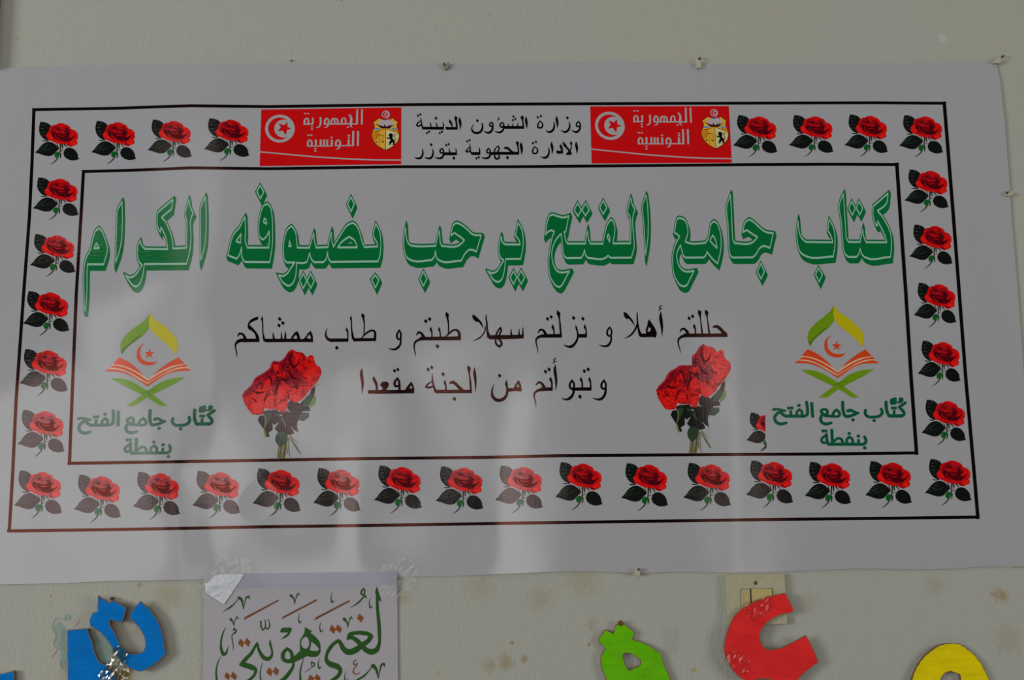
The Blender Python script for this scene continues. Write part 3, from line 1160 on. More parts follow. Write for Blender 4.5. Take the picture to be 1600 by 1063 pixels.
ROSE = '''
@V
c leaf
o 150,68 240,75 320,105 385,165 400,250 330,330 330,510 240,470 170,400 125,300 122,200
s 190,500,8 240,512,24 340,502,14
o 28,783 90,720 150,640 240,560 340,530 440,560 530,640 560,700 480,780 420,840 320,862 200,835 120,805
o 665,790 720,690 780,668 870,685 940,740 985,820 1000,900 1020,928 960,950 860,962 760,930 690,870
c leafhi
s 150,215,8 220,225,16
s 160,150,8 210,160,12
s 160,300,8 240,312,14
s 190,380,6 250,385,10
s 100,715,10 160,702,12
s 150,665,10 250,692,14
s 200,625,8 290,642,12
s 260,590,6 320,600,8
c leafmid
s 240,80,20 270,150,16
s 100,745,10 300,720,14 430,660,8
c stemdk
s 600,590,36 600,660,24 590,760,22 540,900,26 480,980,22 385,1050,10
s 520,570,14 560,690,20
s 640,590,34 645,690,16
s 490,600,10 540,660,14
s 690,590,34 745,662,12
s 600,745,14 640,735,12 690,730,8
s 605,800,24 603,870,26 590,925,6
c bud
o 480,790 530,755 585,780 585,840 540,900 490,900 465,850
c red
o 540,110 620,98 690,115 740,140 800,170 840,240 895,252 950,290 985,340 992,400 985,470 952,488 978,530 970,590 900,620 840,648 760,620 720,590 600,582 480,552 400,512 330,480 290,430 278,360 340,290 360,210 430,145 510,130
c redmid
o 370,300 400,240 470,170 560,140 640,190 740,190 800,250 820,310 880,300 930,380 880,450 800,530 700,540 590,520 490,480 420,420
o 740,590 800,560 880,600 840,640 770,618
c reddark
o 400,340 440,300 560,350 680,360 740,310 800,320 790,380 830,420 800,520 660,515 560,475 460,430
s 500,225,14 545,245,34 590,215,14
s 700,270,20 750,290,40 790,340,30
c red
s 455,270,14 540,300,24 640,320,22 700,345,10
s 560,170,16 620,210,30 680,240,18
s 560,380,10 640,400,16 720,390,8
s 470,340,8 500,420,16 590,470,10
o 790,440 830,340 900,268 945,320 930,370 850,425
s 320,400,50 400,460,50 520,515,50 640,540,42 760,560,20
c redhot
o 300,360 345,320 370,370 440,440 430,480 350,450 305,410
o 840,545 900,505 950,525 950,575 860,610 800,590
s 880,270,14 960,330,18 970,440,14
c black
s 800,492,26 860,450,28 930,388,12
s 790,350,24 830,352,14
s 450,330,20 450,400,14
'''
ROSE_BOX = (867.3, 723.0, 941.7, 797.0)
ROSES = [  # x0, y0, x1, y1 of each printed rose
 (54.8,190.4,123.8,256.8),(142.8,189,212.9,256.3),(230.8,187,299.9,252.4),(318.8,185,390,251),
 (1145.4,180,1214.8,245.2),(1232.7,179.9,1302.5,244.7),(1319.7,179,1387.6,245),(1404.8,180,1473.8,245.8),
 (51.6,277.4,123,343.5),(47,366,118,432.5),(36.1,455,108.6,524.6),(30.8,545.6,106,618.9),(27.7,640.5,101,713.8),
 (1413.2,265,1482.2,331.4),(1421,351,1488.5,419.5),(1427.8,442,1494.4,511.4),(1433.8,532.5,1501,603),(1439.9,624.7,1509.4,695.8),
 (22.3,735.4,97.1,810.2),(115.5,742,189,816.3),(208,737.5,281.4,812),(300.5,736,375.3,810),(394.8,732,470,807),
 (489.2,731.5,563.3,806.3),(584.5,727.6,659.3,801.8),(680.8,728.9,755.6,803.1),(774,727.6,848.6,801.6),
 (867.5,722.3,941.7,797),(970.6,724,1044,798.4),(1067.7,723.6,1142,798),(1165.6,719.7,1239.5,793.5),
 (1257.5,721.8,1330,794.5),(1351.8,720.8,1425,794),(1445,717.5,1518,790)]

BOUQUET = '''
@W
c stem
s 395,910,14 378,1037,14
s 425,900,12 402,1037,14
s 450,880,10 420,1037,12
s 470,850,8 440,1037,12
s 490,840,8 540,920,10 588,997,8
s 500,840,6 565,905,3
s 480,850,8 480,960,8 492,1035,5
s 460,930,6 468,1000,8
c stemdk
s 410,920,5 392,1037,5
s 455,880,4 432,1037,5
s 485,860,3 535,930,4 575,990,3
c olive
s 600,470,10 650,480,8 640,440,6
s 710,385,8 745,362,6 782,355,3
o 690,495 725,455 732,500 710,550 668,575
o 245,790 270,770 285,810 272,858 255,830
c leaf
o 192,690 210,650 250,645 250,610 300,595 330,620 330,780 290,807 255,780
o 310,600 370,590 405,640 400,690 350,735 310,690
o 470,585 600,560 600,640 560,700 500,700 430,640
o 330,600 440,620 420,700 340,720
o 350,770 400,690 440,610 500,620 515,680 500,760 440,800 380,797
o 470,540 490,510 560,525 600,560 590,610 510,625 470,590
o 560,560 620,500 680,430 690,395 725,380 718,440 700,490 660,560 682,602 600,612
o 500,750 515,690 562,688 555,740 567,802 530,780
o 415,800 450,765 510,765 532,810 490,827
s 275,800,20 290,835,24
c leafmid
o 250,650 290,610 320,640 300,700 270,730
o 355,850 380,800 430,800 470,830 450,900 400,942 365,900
o 560,690 590,622 668,622 665,662 620,697
o 620,500 690,450 690,500 650,560 610,570
s 360,640,20 400,650,14
s 420,680,30 450,740,20
c olive
s 262,640,8 265,720,10 250,770,6
c sail
s 455,600,6 490,610,14 470,590,6
s 400,640,10 420,650,6
c fringe
s 52,470,10 75,428,12 130,378,12 180,298,12 250,258,12 310,208,12 335,150,12 400,148,8 440,118,10 480,58,10 510,38,6
c bqred
o 50,465 75,430 130,380 180,300 250,260 310,210 335,150 400,150 440,120 480,60 515,38 560,60 600,65 640,105 650,120 675,88 705,95 715,140 735,180 770,200 780,250 745,330 700,385 660,430 610,490 545,530 480,500 465,560 440,612 420,622 370,590 300,590 255,575 245,632 200,642 140,635 105,590 70,530
c bqmid
o 55,465 90,425 140,380 190,300 250,262 320,210 335,155 400,158 440,125 485,62 515,42 520,110 470,230 380,270 300,300 210,380 150,440 90,470
o 470,200 540,200 600,260 620,330 560,400 480,380 430,330
o 330,300 400,280 420,350 400,430 350,470 320,400
c reddark
s 500,70,10 490,130,22 520,200,26 560,180,14 580,120,8
s 470,230,10 520,300,28 560,310,14
s 400,300,10 440,320,30 480,310,10
s 360,270,10 385,330,18 370,400,18 355,450,6
s 150,420,8 200,440,24 250,430,10
s 130,480,6 170,510,14 200,530,6
s 270,280,6 310,300,22 320,360,10
s 540,380,8 550,410,18 560,350,10
s 610,290,6 640,310,16 660,270,6
s 250,540,6 265,480,16 300,440,8
s 400,500,8 450,510,12 465,470,6
s 350,500,10 360,560,8
s 475,440,8 480,490,12
s 440,150,6 430,200,16 410,220,6
s 220,340,6 240,370,16 215,400,6
s 560,480,5 600,440,8 620,400,5
c bqhot
o 110,560 150,520 215,520 240,580 230,625 160,628
o 385,380 420,360 450,400 445,450 400,470 378,430
o 480,480 540,430 600,450 600,490 545,522
o 650,180 700,200 740,240 720,300 660,330 630,260
o 255,520 300,480 340,520 330,575 280,575
o 390,540 440,520 455,570 430,610 390,590
o 330,180 380,170 390,220 350,250
s 660,110,20 690,130,24 700,160,12
s 540,80,20 560,120,24
s 90,490,20 100,540,20
'''

# ------------------------------------------------------------------ frame lines
OUT_TOP = [(52.7,171.5),(184,169.3),(240,167.2),(298,165.4),(419,166.7),(520,165.2),(650,163.5),(798,162.8),(1000,161.9),(1200,161.2),(1364,160.7),(1476,161.5)]
OUT_RIGHT = [(1475.3,161.4),(1489.6,339),(1498.9,460),(1508.9,591.8),(1522,739),(1527.8,808.6)]
OUT_BOT = [(13.6,830),(200,827.5),(418,823.4),(583.7,821.3),(818,817.6),(1000,815),(1219,811.9),(1400,810),(1527.8,808.3)]
OUT_LEFT = [(53,171.5),(50,255),(46,339),(36.9,460),(25,628.6),(19.8,740),(14.5,830)]
IN_TOP = [(130.4,268.2),(200,266.4),(258,264.2),(297.8,262.4),(420,263.8),(520,262.4),(625,260.7),(799.7,260.7),(1000,259),(1180,257.3),(1300,256.8),(1402,257.3)]
IN_RIGHT = [(1401.2,257.2),(1406.8,339),(1415.4,460),(1423.6,591.8),(1432,708.2)]
IN_BOT = [(108,724.3),(260,722),(420,719.4),(566.6,716.9),(760,715),(871.8,712.4),(1160,710.3),(1300,709.6),(1432,708)]
IN_LEFT = [(130.4,268.2),(126.5,339),(119.2,460),(113.8,591.8),(108.5,724.3)]

# ------------------------------------------------------------------ calligraphy poster
CALLI_G = '''
c pgreen
@Y1
s 275,668,5 400,590,30 470,530,14 515,470,12
s 535,445,48 570,470,44 592,540,22 602,630,5
s 605,622,6 630,500,14 662,430,28 690,425,34 695,465,8
s 1345,408,42 1385,450,22 1405,550,4
s 1405,545,5 1430,430,14 1460,375,26 1480,400,12
s 405,778,40 440,830,20 455,895,5
s 455,890,5 475,790,12 505,740,24 525,772,10
s 875,810,24 882,900,22 905,950,24 938,920,20 942,790,14
s 945,900,14 970,935,24 1005,910,22 1012,850,16 992,775,10
@Y2
s 455,255,26 492,288,30 468,325,26 435,342,16 425,365,14 432,450,15 445,520,12 445,602,4
s 452,255,18 440,290,10
s 1485,10,4 1465,100,12 1475,165,24 1495,160,14 1508,120,4
s 328,230,4 280,340,22 252,480,28 262,600,44 290,665,54 332,640,38 355,580,16 370,530,4
s 250,690,5 200,800,18 178,920,24 180,1000,30 195,1100,36 230,1250,30
s 1025,435,14 1022,500,36 1050,600,28 1045,680,40 990,730,66 930,715,66 870,640,52 830,545,36 825,475,38 785,540,40 720,650,50 640,730,60 585,805,66
s 570,815,66 640,830,84 740,865,84 795,905,56 785,960,40 720,1040,46 620,1100,40 500,1120,20
o 1175,315 1190,270 1220,240 1350,240 1360,268 1320,350 1270,395 1183,426 1250,370 1303,320
s 1285,570,46 1222,650,60 1225,725,62 1280,765,62 1350,755,66 1365,690,54 1330,600,50 1285,570,46
s 1350,760,70 1440,720,84 1560,655,90
s 1385,770,40 1382,840,42 1325,940,56 1220,1060,64 1050,1150,30
s 1555,690,5 1520,800,16 1492,930,24 1495,1060,34 1520,1200,30
s 905,780,4 880,860,14 865,960,16 875,1060,22 900,1150,20
@Y4
o 62,230 175,295 150,322 240,395 295,470 308,560 300,640 250,692 170,702 80,685 0,712 -100,765 -150,720 -60,650 -10,600 -15,520 -10,440 40,350 60,300
h 70,378 110,400 132,470 118,540 80,578 30,550 5,500 18,430
h 165,458 240,520 285,575 262,605 190,605 137,590 155,530
@Y3
o 1188,268 1210,330 1262,510 1215,480 1180,400 1160,360
s 1192,340,40 1197,600,46 1220,900,46 1228,1060,48
@Y4
s 1205,0,46 1225,200,48 1232,400,44 1222,500,50 1180,590,80 1110,620,92 1020,590,80 950,520,72 860,430,70 780,395,60 725,430,16
s 740,400,50 770,350,70 850,325,60 960,325,66 1070,350,66 1100,380,70 1060,440,70 950,520,80 840,600,96 740,622,96 665,570,78 620,480,62 590,445,58 530,480,52 450,570,58 400,690,46 405,760,66 470,815,90 570,850,90 615,895,66 600,970,60 530,1040,60 400,1110,30
h 885,393 1018,405 948,452
s 680,108,52 715,150,26 736,246,4
s 737,242,5 755,135,14 785,75,30 808,100,10
s 318,145,3 295,230,12 310,305,22 330,300,14 345,262,3
s 297,710,3 268,800,14 285,882,26 305,870,16 320,835,3
s 715,915,3 690,980,12 690,1060,18 700,1090,14
s 735,1040,10 715,1075,14
s 168,780,24 208,800,22 210,842,20 168,840,16 165,790,16
s 190,850,12 130,895,12 63,943,4
s 880,1060,30 1000,985,30 1060,920,16 1110,850,14
s 1130,840,70 1165,870,46 1190,930,36 1210,1042,5
s 1212,1035,8 1238,900,18 1270,815,34 1302,805,40 1312,855,8
@Y3
s 495,350,3 470,440,14 485,518,26 505,510,14 518,475,3
s 1095,435,3 1070,530,14 1085,602,26 1105,600,14 1118,565,3
s 985,300,24 945,345,26 950,392,28 985,398,26 1000,350,20 985,300,24
s 975,395,24 1018,432,30
s 990,420,22 900,520,26 768,605,4
'''
CALLI_B = '''
c pbar
@Y1
p 625,745 1155,470 1162,488 610,792
p 1218,740 1755,460 1750,492 1200,780
@Y3
p 232,750 767,475 760,505 212,798
c pbrown
@Y2
p 555,415 612,470 588,550 518,490
p 650,402 712,460 685,542 618,480
p 335,938 397,990 370,1060 305,1010
p 435,930 500,990 480,1060 405,1010
p 1000,860 1060,920 1030,1000 962,940
p 1100,852 1160,910 1130,990 1065,935
@Y4
p 480,195 547,265 515,340 448,275
p 575,190 643,255 612,328 545,265
p 912,22 980,85 945,160 878,95
p 145,975 210,1030 180,1100 110,1050
p 245,965 308,1020 290,1090 210,1035
c pain
s 860,745,18 820,790,16 840,825,22 885,800,12
s 885,785,8 872,835,14 825,890,16 822,945,20 870,968,18 928,935,4
'''
# ------------------------------------------------------------------ the wall
def wall_material():
    m, nt, b = principled('painted_plaster')
    L = nt.links.new
    geo = nt.nodes.new('ShaderNodeTexCoord')
    base = alb((130.5, 130.5, 121.5))
    # broad tone drift of old emulsion paint
    n1 = N(nt, 'ShaderNodeTexNoise', Scale=2.2, Detail=3.0)
    L(geo.outputs['Object'], n1.inputs['Vector'])
    mx = N(nt, 'ShaderNodeMix', _data_type='RGBA')
    mx.inputs[6].default_value = (*[base[0] * 1.03, base[1] * 1.0, base[2] * 0.94], 1)
    mx.inputs[7].default_value = (*[base[0] * 0.95, base[1] * 0.99, base[2] * 1.04], 1)
    L(n1.outputs[0], mx.inputs[0])
    # small dark specks
    n2 = N(nt, 'ShaderNodeTexVoronoi', Scale=34.0)
    L(geo.outputs['Object'], n2.inputs['Vector'])
    n2b = N(nt, 'ShaderNodeTexNoise', Scale=5.0, Detail=2.0)
    L(geo.outputs['Object'], n2b.inputs['Vector'])
    thr = N(nt, 'ShaderNodeMapRange'); thr.inputs[1].default_value = 0.025; thr.inputs[2].default_value = 0.055
    thr.inputs[3].default_value = 1.0; thr.inputs[4].default_value = 0.0
    L(n2.outputs['Distance'], thr.inputs[0])
    gate = N(nt, 'ShaderNodeMapRange'); gate.inputs[1].default_value = 0.58; gate.inputs[2].default_value = 0.68
    L(n2b.outputs[0], gate.inputs[0])
    mul = N(nt, 'ShaderNodeMath', _operation='MULTIPLY'); L(thr.outputs[0], mul.inputs[0]); L(gate.outputs[0], mul.inputs[1])
    half = N(nt, 'ShaderNodeMath', _operation='MULTIPLY'); half.inputs[1].default_value = 0.45
    L(mul.outputs[0], half.inputs[0])
    mx2 = N(nt, 'ShaderNodeMix', _data_type='RGBA')
    mx2.inputs[7].default_value = (*alb((88, 76, 56)), 1)
    L(half.outputs[0], mx2.inputs[0]); L(mx.outputs[2], mx2.inputs[6])
    # ochre finger marks and rust-like stains at their own places
    last = mx2.outputs[2]
    nz = N(nt, 'ShaderNodeTexNoise', Scale=150.0, Detail=6.0)
    L(geo.outputs['Object'], nz.inputs['Vector'])
    stains = [((1565, 930), 26, .8, (118, 98, 60)), ((1552, 928), 14, .6, (118, 98, 60)), ((1588, 880), 20, .6, (110, 100, 75)),
              ((790, 1035), 30, .75, (116, 102, 74)), ((765, 1040), 26, .6, (116, 102, 74)), ((800, 1005), 8, .9, (112, 98, 66)),
              ((820, 1030), 14, .7, (110, 92, 62)), ((685, 1052), 9, .8, (120, 118, 72)), ((1085, 1048), 12, .9, (128, 116, 56)),
              ((925, 975), 26, .4, (116, 100, 74)), ((920, 1008), 7, .8, (112, 92, 60)), ((265, 930), 55, .5, (118, 110, 80)),
              ((218, 914), 9, .7, (120, 100, 66)), ((750, 915), 60, .35, (118, 108, 84)), ((845, 935), 50, .35, (116, 104, 80)),
              ((910, 905), 70, .4, (118, 110, 78)), ((1460, 915), 40, .3, (112, 100, 80)), ((28, 60), 9, .6, (120, 116, 84)),
              ((30, 95), 5, .7, (120, 114, 78)), ((533, 1), 5, .9, (120, 94, 60)), ((1575, 1000), 60, .35, (114, 104, 84)),
              ((165, 1015), 12, .8, (126, 112, 92)), ((1265, 940), 40, .3, (118, 108, 84)), ((632, 935), 26, .5, (122, 112, 80)),
              ((766, 24), 5, .7, (118, 96, 66)), ((80, 931), 4, 1.0, (92, 66, 34)), ((1472, 60), 22, .5, (150, 152, 152))]
    for (px, py), r, amt, rgb in stains:
        c = at(px, py)
        d = N(nt, 'ShaderNodeVectorMath', _operation='DISTANCE')
        d.inputs[1].default_value = (c.x, 0.0, c.z)
        L(geo.outputs['Object'], d.inputs[0])
        mr = N(nt, 'ShaderNodeMapRange'); mr.inputs[1].default_value = 0.0; mr.inputs[2].default_value = r * 0.0009
        mr.inputs[3].default_value = 0.62; mr.inputs[4].default_value = -0.55
        L(d.outputs['Value'], mr.inputs[0])
        sm = N(nt, 'ShaderNodeMath', _operation='ADD'); L(mr.outputs[0], sm.inputs[0]); L(nz.outputs[0], sm.inputs[1])
        st = N(nt, 'ShaderNodeMapRange'); st.inputs[1].default_value = 0.52; st.inputs[2].default_value = 1.0
        st.inputs[3].default_value = 0.0; st.inputs[4].default_value = amt
        L(sm.outputs[0], st.inputs[0])
        mk = N(nt, 'ShaderNodeMix', _data_type='RGBA')
        mk.inputs[7].default_value = (*alb(rgb), 1)
        L(st.outputs[0], mk.inputs[0]); L(last, mk.inputs[6])
        last = mk.outputs[2]
    L(last, b.inputs['Base Color'])
    b.inputs['Roughness'].default_value = 0.62
    b.inputs['Specular IOR Level'].default_value = 0.25
    # roller-stippled plaster relief
    n3 = N(nt, 'ShaderNodeTexNoise', Scale=210.0, Detail=4.0, Roughness=0.6)
    mp = N(nt, 'ShaderNodeMapping'); mp.inputs['Scale'].default_value = (1.3, 1, 0.75)
    L(geo.outputs['Object'], mp.inputs[0]); L(mp.outputs[0], n3.inputs['Vector'])
    n4 = N(nt, 'ShaderNodeTexNoise', Scale=38.0, Detail=2.0)
    L(geo.outputs['Object'], n4.inputs['Vector'])
    ad = N(nt, 'ShaderNodeMath', _operation='ADD'); L(n3.outputs[0], ad.inputs[0]); L(n4.outputs[0], ad.inputs[1])
    bp = N(nt, 'ShaderNodeBump', Strength=0.9, Distance=0.0014)
    L(ad.outputs[0], bp.inputs['Height']); L(bp.outputs[0], b.inputs['Normal'])
    return m

def box(name, lo, hi, mat, parent=None, bev=0.0):
    x0, y0, z0 = lo; x1, y1, z1 = hi
    import bmesh
    bm = bmesh.new()
    bmesh.ops.create_cube(bm, size=1.0)
    for v in bm.verts:
        v.co = Vector(((x0 + x1) / 2 + v.co.x * (x1 - x0), (y0 + y1) / 2 + v.co.y * (y1 - y0), (z0 + z1) / 2 + v.co.z * (z1 - z0)))
    if bev:
        bmesh.ops.bevel(bm, geom=bm.edges[:], offset=bev, segments=3, affect='EDGES', profile=0.6)
    me = bpy.data.meshes.new(name); bm.to_mesh(me); bm.free()
    me.materials.append(mat)
    o = link(name, me)
    if parent is not None:
        set_parent(o, parent)
    return o

M_WALL = wall_material()
wall = box('wall_front', (-2.6, 0.0, 0.0), (2.6, 0.14, 3.0), M_WALL)
tag(wall, 'cream painted plaster wall with ochre stains behind the banner', kind='structure')

# old paint left on the wall beside the blue letters
def thin_patch(name, text, color, parent, off, label=None, sub=None):
    items = parse(text)
    V, Fc, cols = compose(items, 10.0)
    W, Nn = place(V, flat_h(off))
    me = bpy.data.meshes.new(name)
    me.from_pydata([tuple(map(float, p)) for p in W], [], [tuple(int(i) for i in f) for f in Fc])
    me.materials.append(color)
    o = link(name, me)
    if parent is not None: set_parent(o, parent)
    if label: o['label'] = label
    return o

m_res, nt_, b_ = principled('teal_residue')
b_.inputs['Base Color'].default_value = (*alb((106, 132, 124)), 1)
tc_ = nt_.nodes.new('ShaderNodeTexCoord'); nz_ = N(nt_, 'ShaderNodeTexNoise', Scale=60.0, Detail=4.0)
mr_ = N(nt_, 'ShaderNodeMapRange'); mr_.inputs[1].default_value = .40; mr_.inputs[2].default_value = .62; mr_.inputs[3].default_value = .25; mr_.inputs[4].default_value = .85
nt_.links.new(tc_.outputs['Object'], nz_.inputs['Vector']); nt_.links.new(nz_.outputs[0], mr_.inputs[0]); nt_.links.new(mr_.outputs[0], b_.inputs['Alpha'])
thin_patch('paint_residue', '''
@Z
o 435,575 470,560 510,600 530,640 530,930 500,920 470,870 475,800 445,740 430,660 420,620
o 512,500 552,497 562,545 510,548
o 720,640 800,660 870,760 870,900 830,890 770,860 730,740
''', m_res, wall, 0.0002, 'pale teal paint residue')
m_scratch = plain('pencil_grey', alb((92, 90, 78)), 0.8)
thin_patch('scratch_mark', '''
@Z
s 510,545,2.5 440,538,3 418,570,3 415,610,3 440,670,3 425,745,4 455,772,3 430,810,4 412,835,4
s 580,602,3 600,580,4 618,550,2
s 512,500,3 510,545,3
s 470,870,3 480,915,4 520,945,3
''', m_scratch, wall, 0.0003, 'thin pencil line')
# dark brown upright strip at the far left edge
m_edge = plain('strip_brown', alb((84, 68, 56)), 0.6)
p0 = at(1.2, 0); p1 = at(-1.0, 112)
left_strip = box('left_strip_1', (p0.x - 0.09, -0.022, p1.z), (p0.x + 0.0, 0.004, 2.2), m_edge, bev=0.004)
tag(left_strip, 'brown upright strip at the far left above the banner', kind='structure')

# ------------------------------------------------------------------ the banner
TOP = [(-60,109),(5,107),(28,105.5),(52.7,103.5),(110,102),(184,101.6),(263,99.5),(420,98.7),(527,99),(600,99.5),(690,100.2),(704,100.2),(800,98.8),(900,97.2),(960,95.5),(1030,98),(1083,100),(1100,100),(1200,99.5),(1300,99.8),(1400,98.8),(1500,98),(1557,97.4)]
RIGHT = [(1563,130),(1570,191),(1577,281),(1580.5,339),(1590,450),(1601,600),(1613,740),(1627,885)]
BOT = [(1627,885),(1600,885.5),(1532,885.7),(1495,889.4),(1440,890),(1335,889.3),(1260,892),(1200,894.5),(1133,895),(1060,894),(1000,896),(983,895.5),(930,893.2),(878,893.5),(818,896),(736,899.5),(680,901.4),(622,901.7),(520,903),(380,904.6),(319,906),(240,907.5),(174,908),(104,911.6),(0,913.6),(-60,914)]
LEFT = [(-70,914),(-75,600),(-66,300),(-60,109)]
outline = TOP + RIGHT + BOT[1:] + LEFT[1:-1]
banner = thing('banner', 'wide white vinyl banner with green Arabic headline and printed rose border', 'banner', at(760, 500, 0.0))
V, Fc, _ = compose([('white', [tuple(p) for p in outline])], grid=5.0)
W_, N_ = place(V, sheet, 0.0)
n = len(V)
back = W_.copy(); back[:, 1] += 0.0005
cnt = {}
for f in Fc:
    for i in range(3):
        cnt[(int(f[i]), int(f[(i + 1) % 3]))] = 1
side = [e for e in cnt if (e[1], e[0]) not in cnt]
faces = [tuple(map(int, f)) for f in Fc] + [tuple(int(i) + n for i in f[::-1]) for f in Fc] + [(b, a, a + n, b + n) for a, b in side]
me = bpy.data.meshes.new('sheet')
me.from_pydata([tuple(map(float, p)) for p in np.concatenate([W_, back])], [], faces)
me.materials.append(M_VINYL)
me.polygons.foreach_set('use_smooth', [True] * len(faces))
me.update()
me.normals_split_custom_set_from_vertices([tuple(map(float, q)) for q in N_] + [tuple(-float(c) for c in q) for q in N_])
set_parent(link('sheet', me), banner)

# frame lines
def rule(line, w):
    P = [(x, y, w) for x, y in line]
    Q = np.array(smooth(P, closed=False, sub=3))
    d = np.gradient(Q[:, :2], axis=0); d /= np.linalg.norm(d, axis=1)[:, None]
    nr = np.stack([-d[:, 1], d[:, 0]], -1) * w / 2
    e0, e1 = d[0] * w / 2, d[-1] * w / 2
    A, B = Q[:, :2] + nr, Q[:, :2] - nr
    A[0] -= e0; B[0] -= e0; A[-1] += e1; B[-1] += e1
    return [('black', [tuple(p) for p in A] + [tuple(p) for p in B[::-1]])]
print_mesh('outer_frame', rule(OUT_TOP, 4.6) + rule(OUT_RIGHT, 5.4) + rule(OUT_BOT, 4.9) + rule(OUT_LEFT, 4.9), sheet, banner)
print_mesh('inner_frame', rule(IN_TOP, 4.6) + rule(IN_RIGHT, 5.6) + rule(IN_BOT, 4.9) + rule(IN_LEFT, 4.9), sheet, banner)

# headline words
for key in ('kuttab', 'jami', 'alfath', 'yurahhib', 'bidhuyufih', 'alkiram'):
    print_mesh('headline_word', headline_items(HEAD[key]), sheet, banner)
for t in MINISTRY:
    print_mesh('ministry_word', parse(t), sheet, banner)
for t in WELCOME:
    print_mesh('welcome_word', parse(t), sheet, banner)

# flag panels: white edge, red field, disc, words, shield
LQ = [(408.3, 171.4), (627, 168), (626.8, 256.7), (405.8, 259.7)]
RQ = [(922.2, 166.4), (1138.7, 165.9), (1143.4, 254.5), (924.4, 255.7)]
to_right = homog_from(LQ, RQ)
cp = CROP['P']
star = [(cp[0] + x / cp[2], cp[1] + y / cp[2]) for x, y in FLAG_STAR]
panel = parse(FLAG.split('p 745,548 662')[0]) + [('redflag', star)]
words = parse(FLAG_TEXT)
shield = parse(SHIELD)
for fn in (lambda x, y: (x, y), to_right):
    fp = print_mesh('flag_panel', mapped(panel, fn), sheet, banner, off=0.0003)
    for nm, it in (('flag_text', words), ('coat_of_arms', shield)):
        print_mesh(nm, mapped(it, fn), sheet, banner, off=0.00045)

# mosque emblem and its label, right then left
pr = [(1302.8, 477.5), (1279.6, 621.3), (1341.6, 621.3), (1242.2, 566.7), (1373.7, 566.7), (1207, 664), (1416, 628.6), (1281, 697), (1355.3, 697)]
pl = [(234.5, 488.5), (197.3, 634.4), (260.9, 633.9), (164.7, 581.2), (299.9, 578.6), (118.6, 678.7), (336, 641.8), (191.8, 710.3), (268.2, 710.3)]
to_left = affine_from(pr, pl)
emb = parse(EMBLEM) + parse(EMBLEM_STAR)
lab = parse(LABEL) + parse(LABEL_HOLES)
for fn in (lambda x, y: (x, y), to_left):
    print_mesh('book_emblem', mapped(emb, fn), sheet, banner)
    print_mesh('emblem_label', mapped(lab, fn), sheet, banner)

# roses of the border
rose = parse(ROSE)
rb = ROSE_BOX
for (x0, y0, x1, y1) in ROSES:
    f = lambda x, y: (x0 + (x - rb[0]) * (x1 - x0) / (rb[2] - rb[0]), y0 + (y - rb[1]) * (y1 - y0) / (rb[3] - rb[1]))
    print_mesh('printed_rose', mapped(rose, f), sheet, banner)
x0, y0, k = 1150 + 190 / 13.29, 640 + 14 / 13.29, 0.80
part = mapped(rose, lambda x, y: (x0 + (x - 865) * k, y0 + (y - 718) * k))
part.append(('void', [(1195.6, 600), (1260, 600), (1260, 740), (1195.9, 740)]))
part += parse('@0\nc stemdk\ns 1196.2,692,2.6 1197,698,1.2\ns 1197,699,2 1194,702,1.8 1190,705,1.2')
print_mesh('printed_rose', part, sheet, banner, label='half rose cut off at a straight edge')

# bouquets
bq = parse(BOUQUET)
print_mesh('printed_bouquet', bq, sheet, banner)
cw = CROP['W']
def to_rb(x, y):
    u, v = (x - cw[0]) * cw[2], (y - cw[1]) * cw[2]
    return (1010 + (u * 0.945 + 42) / 5.906, 530 + (v + 11) / 5.906)
rq = mapped(bq, to_rb) + [('void', [(1040, 520), (1081.1, 520), (1081.1, 571), (1040, 571)])]
print_mesh('printed_bouquet', rq, sheet, banner, label='bouquet with a square notch cut from its top')

# ------------------------------------------------------------------ poster
poster = thing('poster', 'white paper poster with green Arabic calligraphy taped under the banner', 'poster', at(470, 980, 0.0))
po = [(319, 899), (400, 896.8), (500, 895.6), (560, 894.8), (620.2, 893.2), (621, 960), (622, 1063), (622.8, 1180), (315, 1180), (317, 1063)]
def sheet_mesh(name, outl, hf, mat, parent, grid=8.0, thick=0.0003):
    o = slab(name, outl, [], thick, 0, mat, mat, parent, hf)
    return o
V, Fc, _ = compose([('sheet', po)], 8.0)
sheet_mesh('paper_sheet', po, poster_h, PAPER['sheet'], poster)
print_mesh('calligraphy', parse(CALLI_G), poster_h, poster, off=0.0003)
for it in parse(CALLI_B):
    print_mesh('accent_stroke', [it], poster_h, poster, off=0.00045)

# ------------------------------------------------------------------ cardboard letters
M_SIDE = plain('raw_cardboard_edge', alb((96, 66, 40)), 0.9)
M_BLUE = cardboard('blue_cardboard', (0, 88, 152), 0.5)
M_GREEN = cardboard('green_cardboard', (78, 146, 6), 0.45)
M_RED = cardboard('red_cardboard', (180, 32, 32), 0.4)
M_YEL = cardboard('yellow_cardboard', (200, 160, 2), 0.2)

def zp(crop, pts, sm=True):
    c = CROP[crop]
    P = [(c[0] + x / c[2], c[1] + y / c[2]) for x, y in pts]
    return smooth(P, corner=30) if sm else P

def rough_edge(P, amp=0.35, seed=1):
    rnd = random.Random(seed); out = []
    for i in range(len(P)):
        (x0, y0), (x1, y1) = P[i], P[(i + 1) % len(P)]
        L = math.hypot(x1 - x0, y1 - y0); n = max(1, int(L / 3.0))
        for k in range(n):
            t = k / n
            a = 0 if k == 0 else amp
            out.append((x0 + (x1 - x0) * t + rnd.uniform(-a, a), y0 + (y1 - y0) * t + rnd.uniform(-a, a)))
    return out

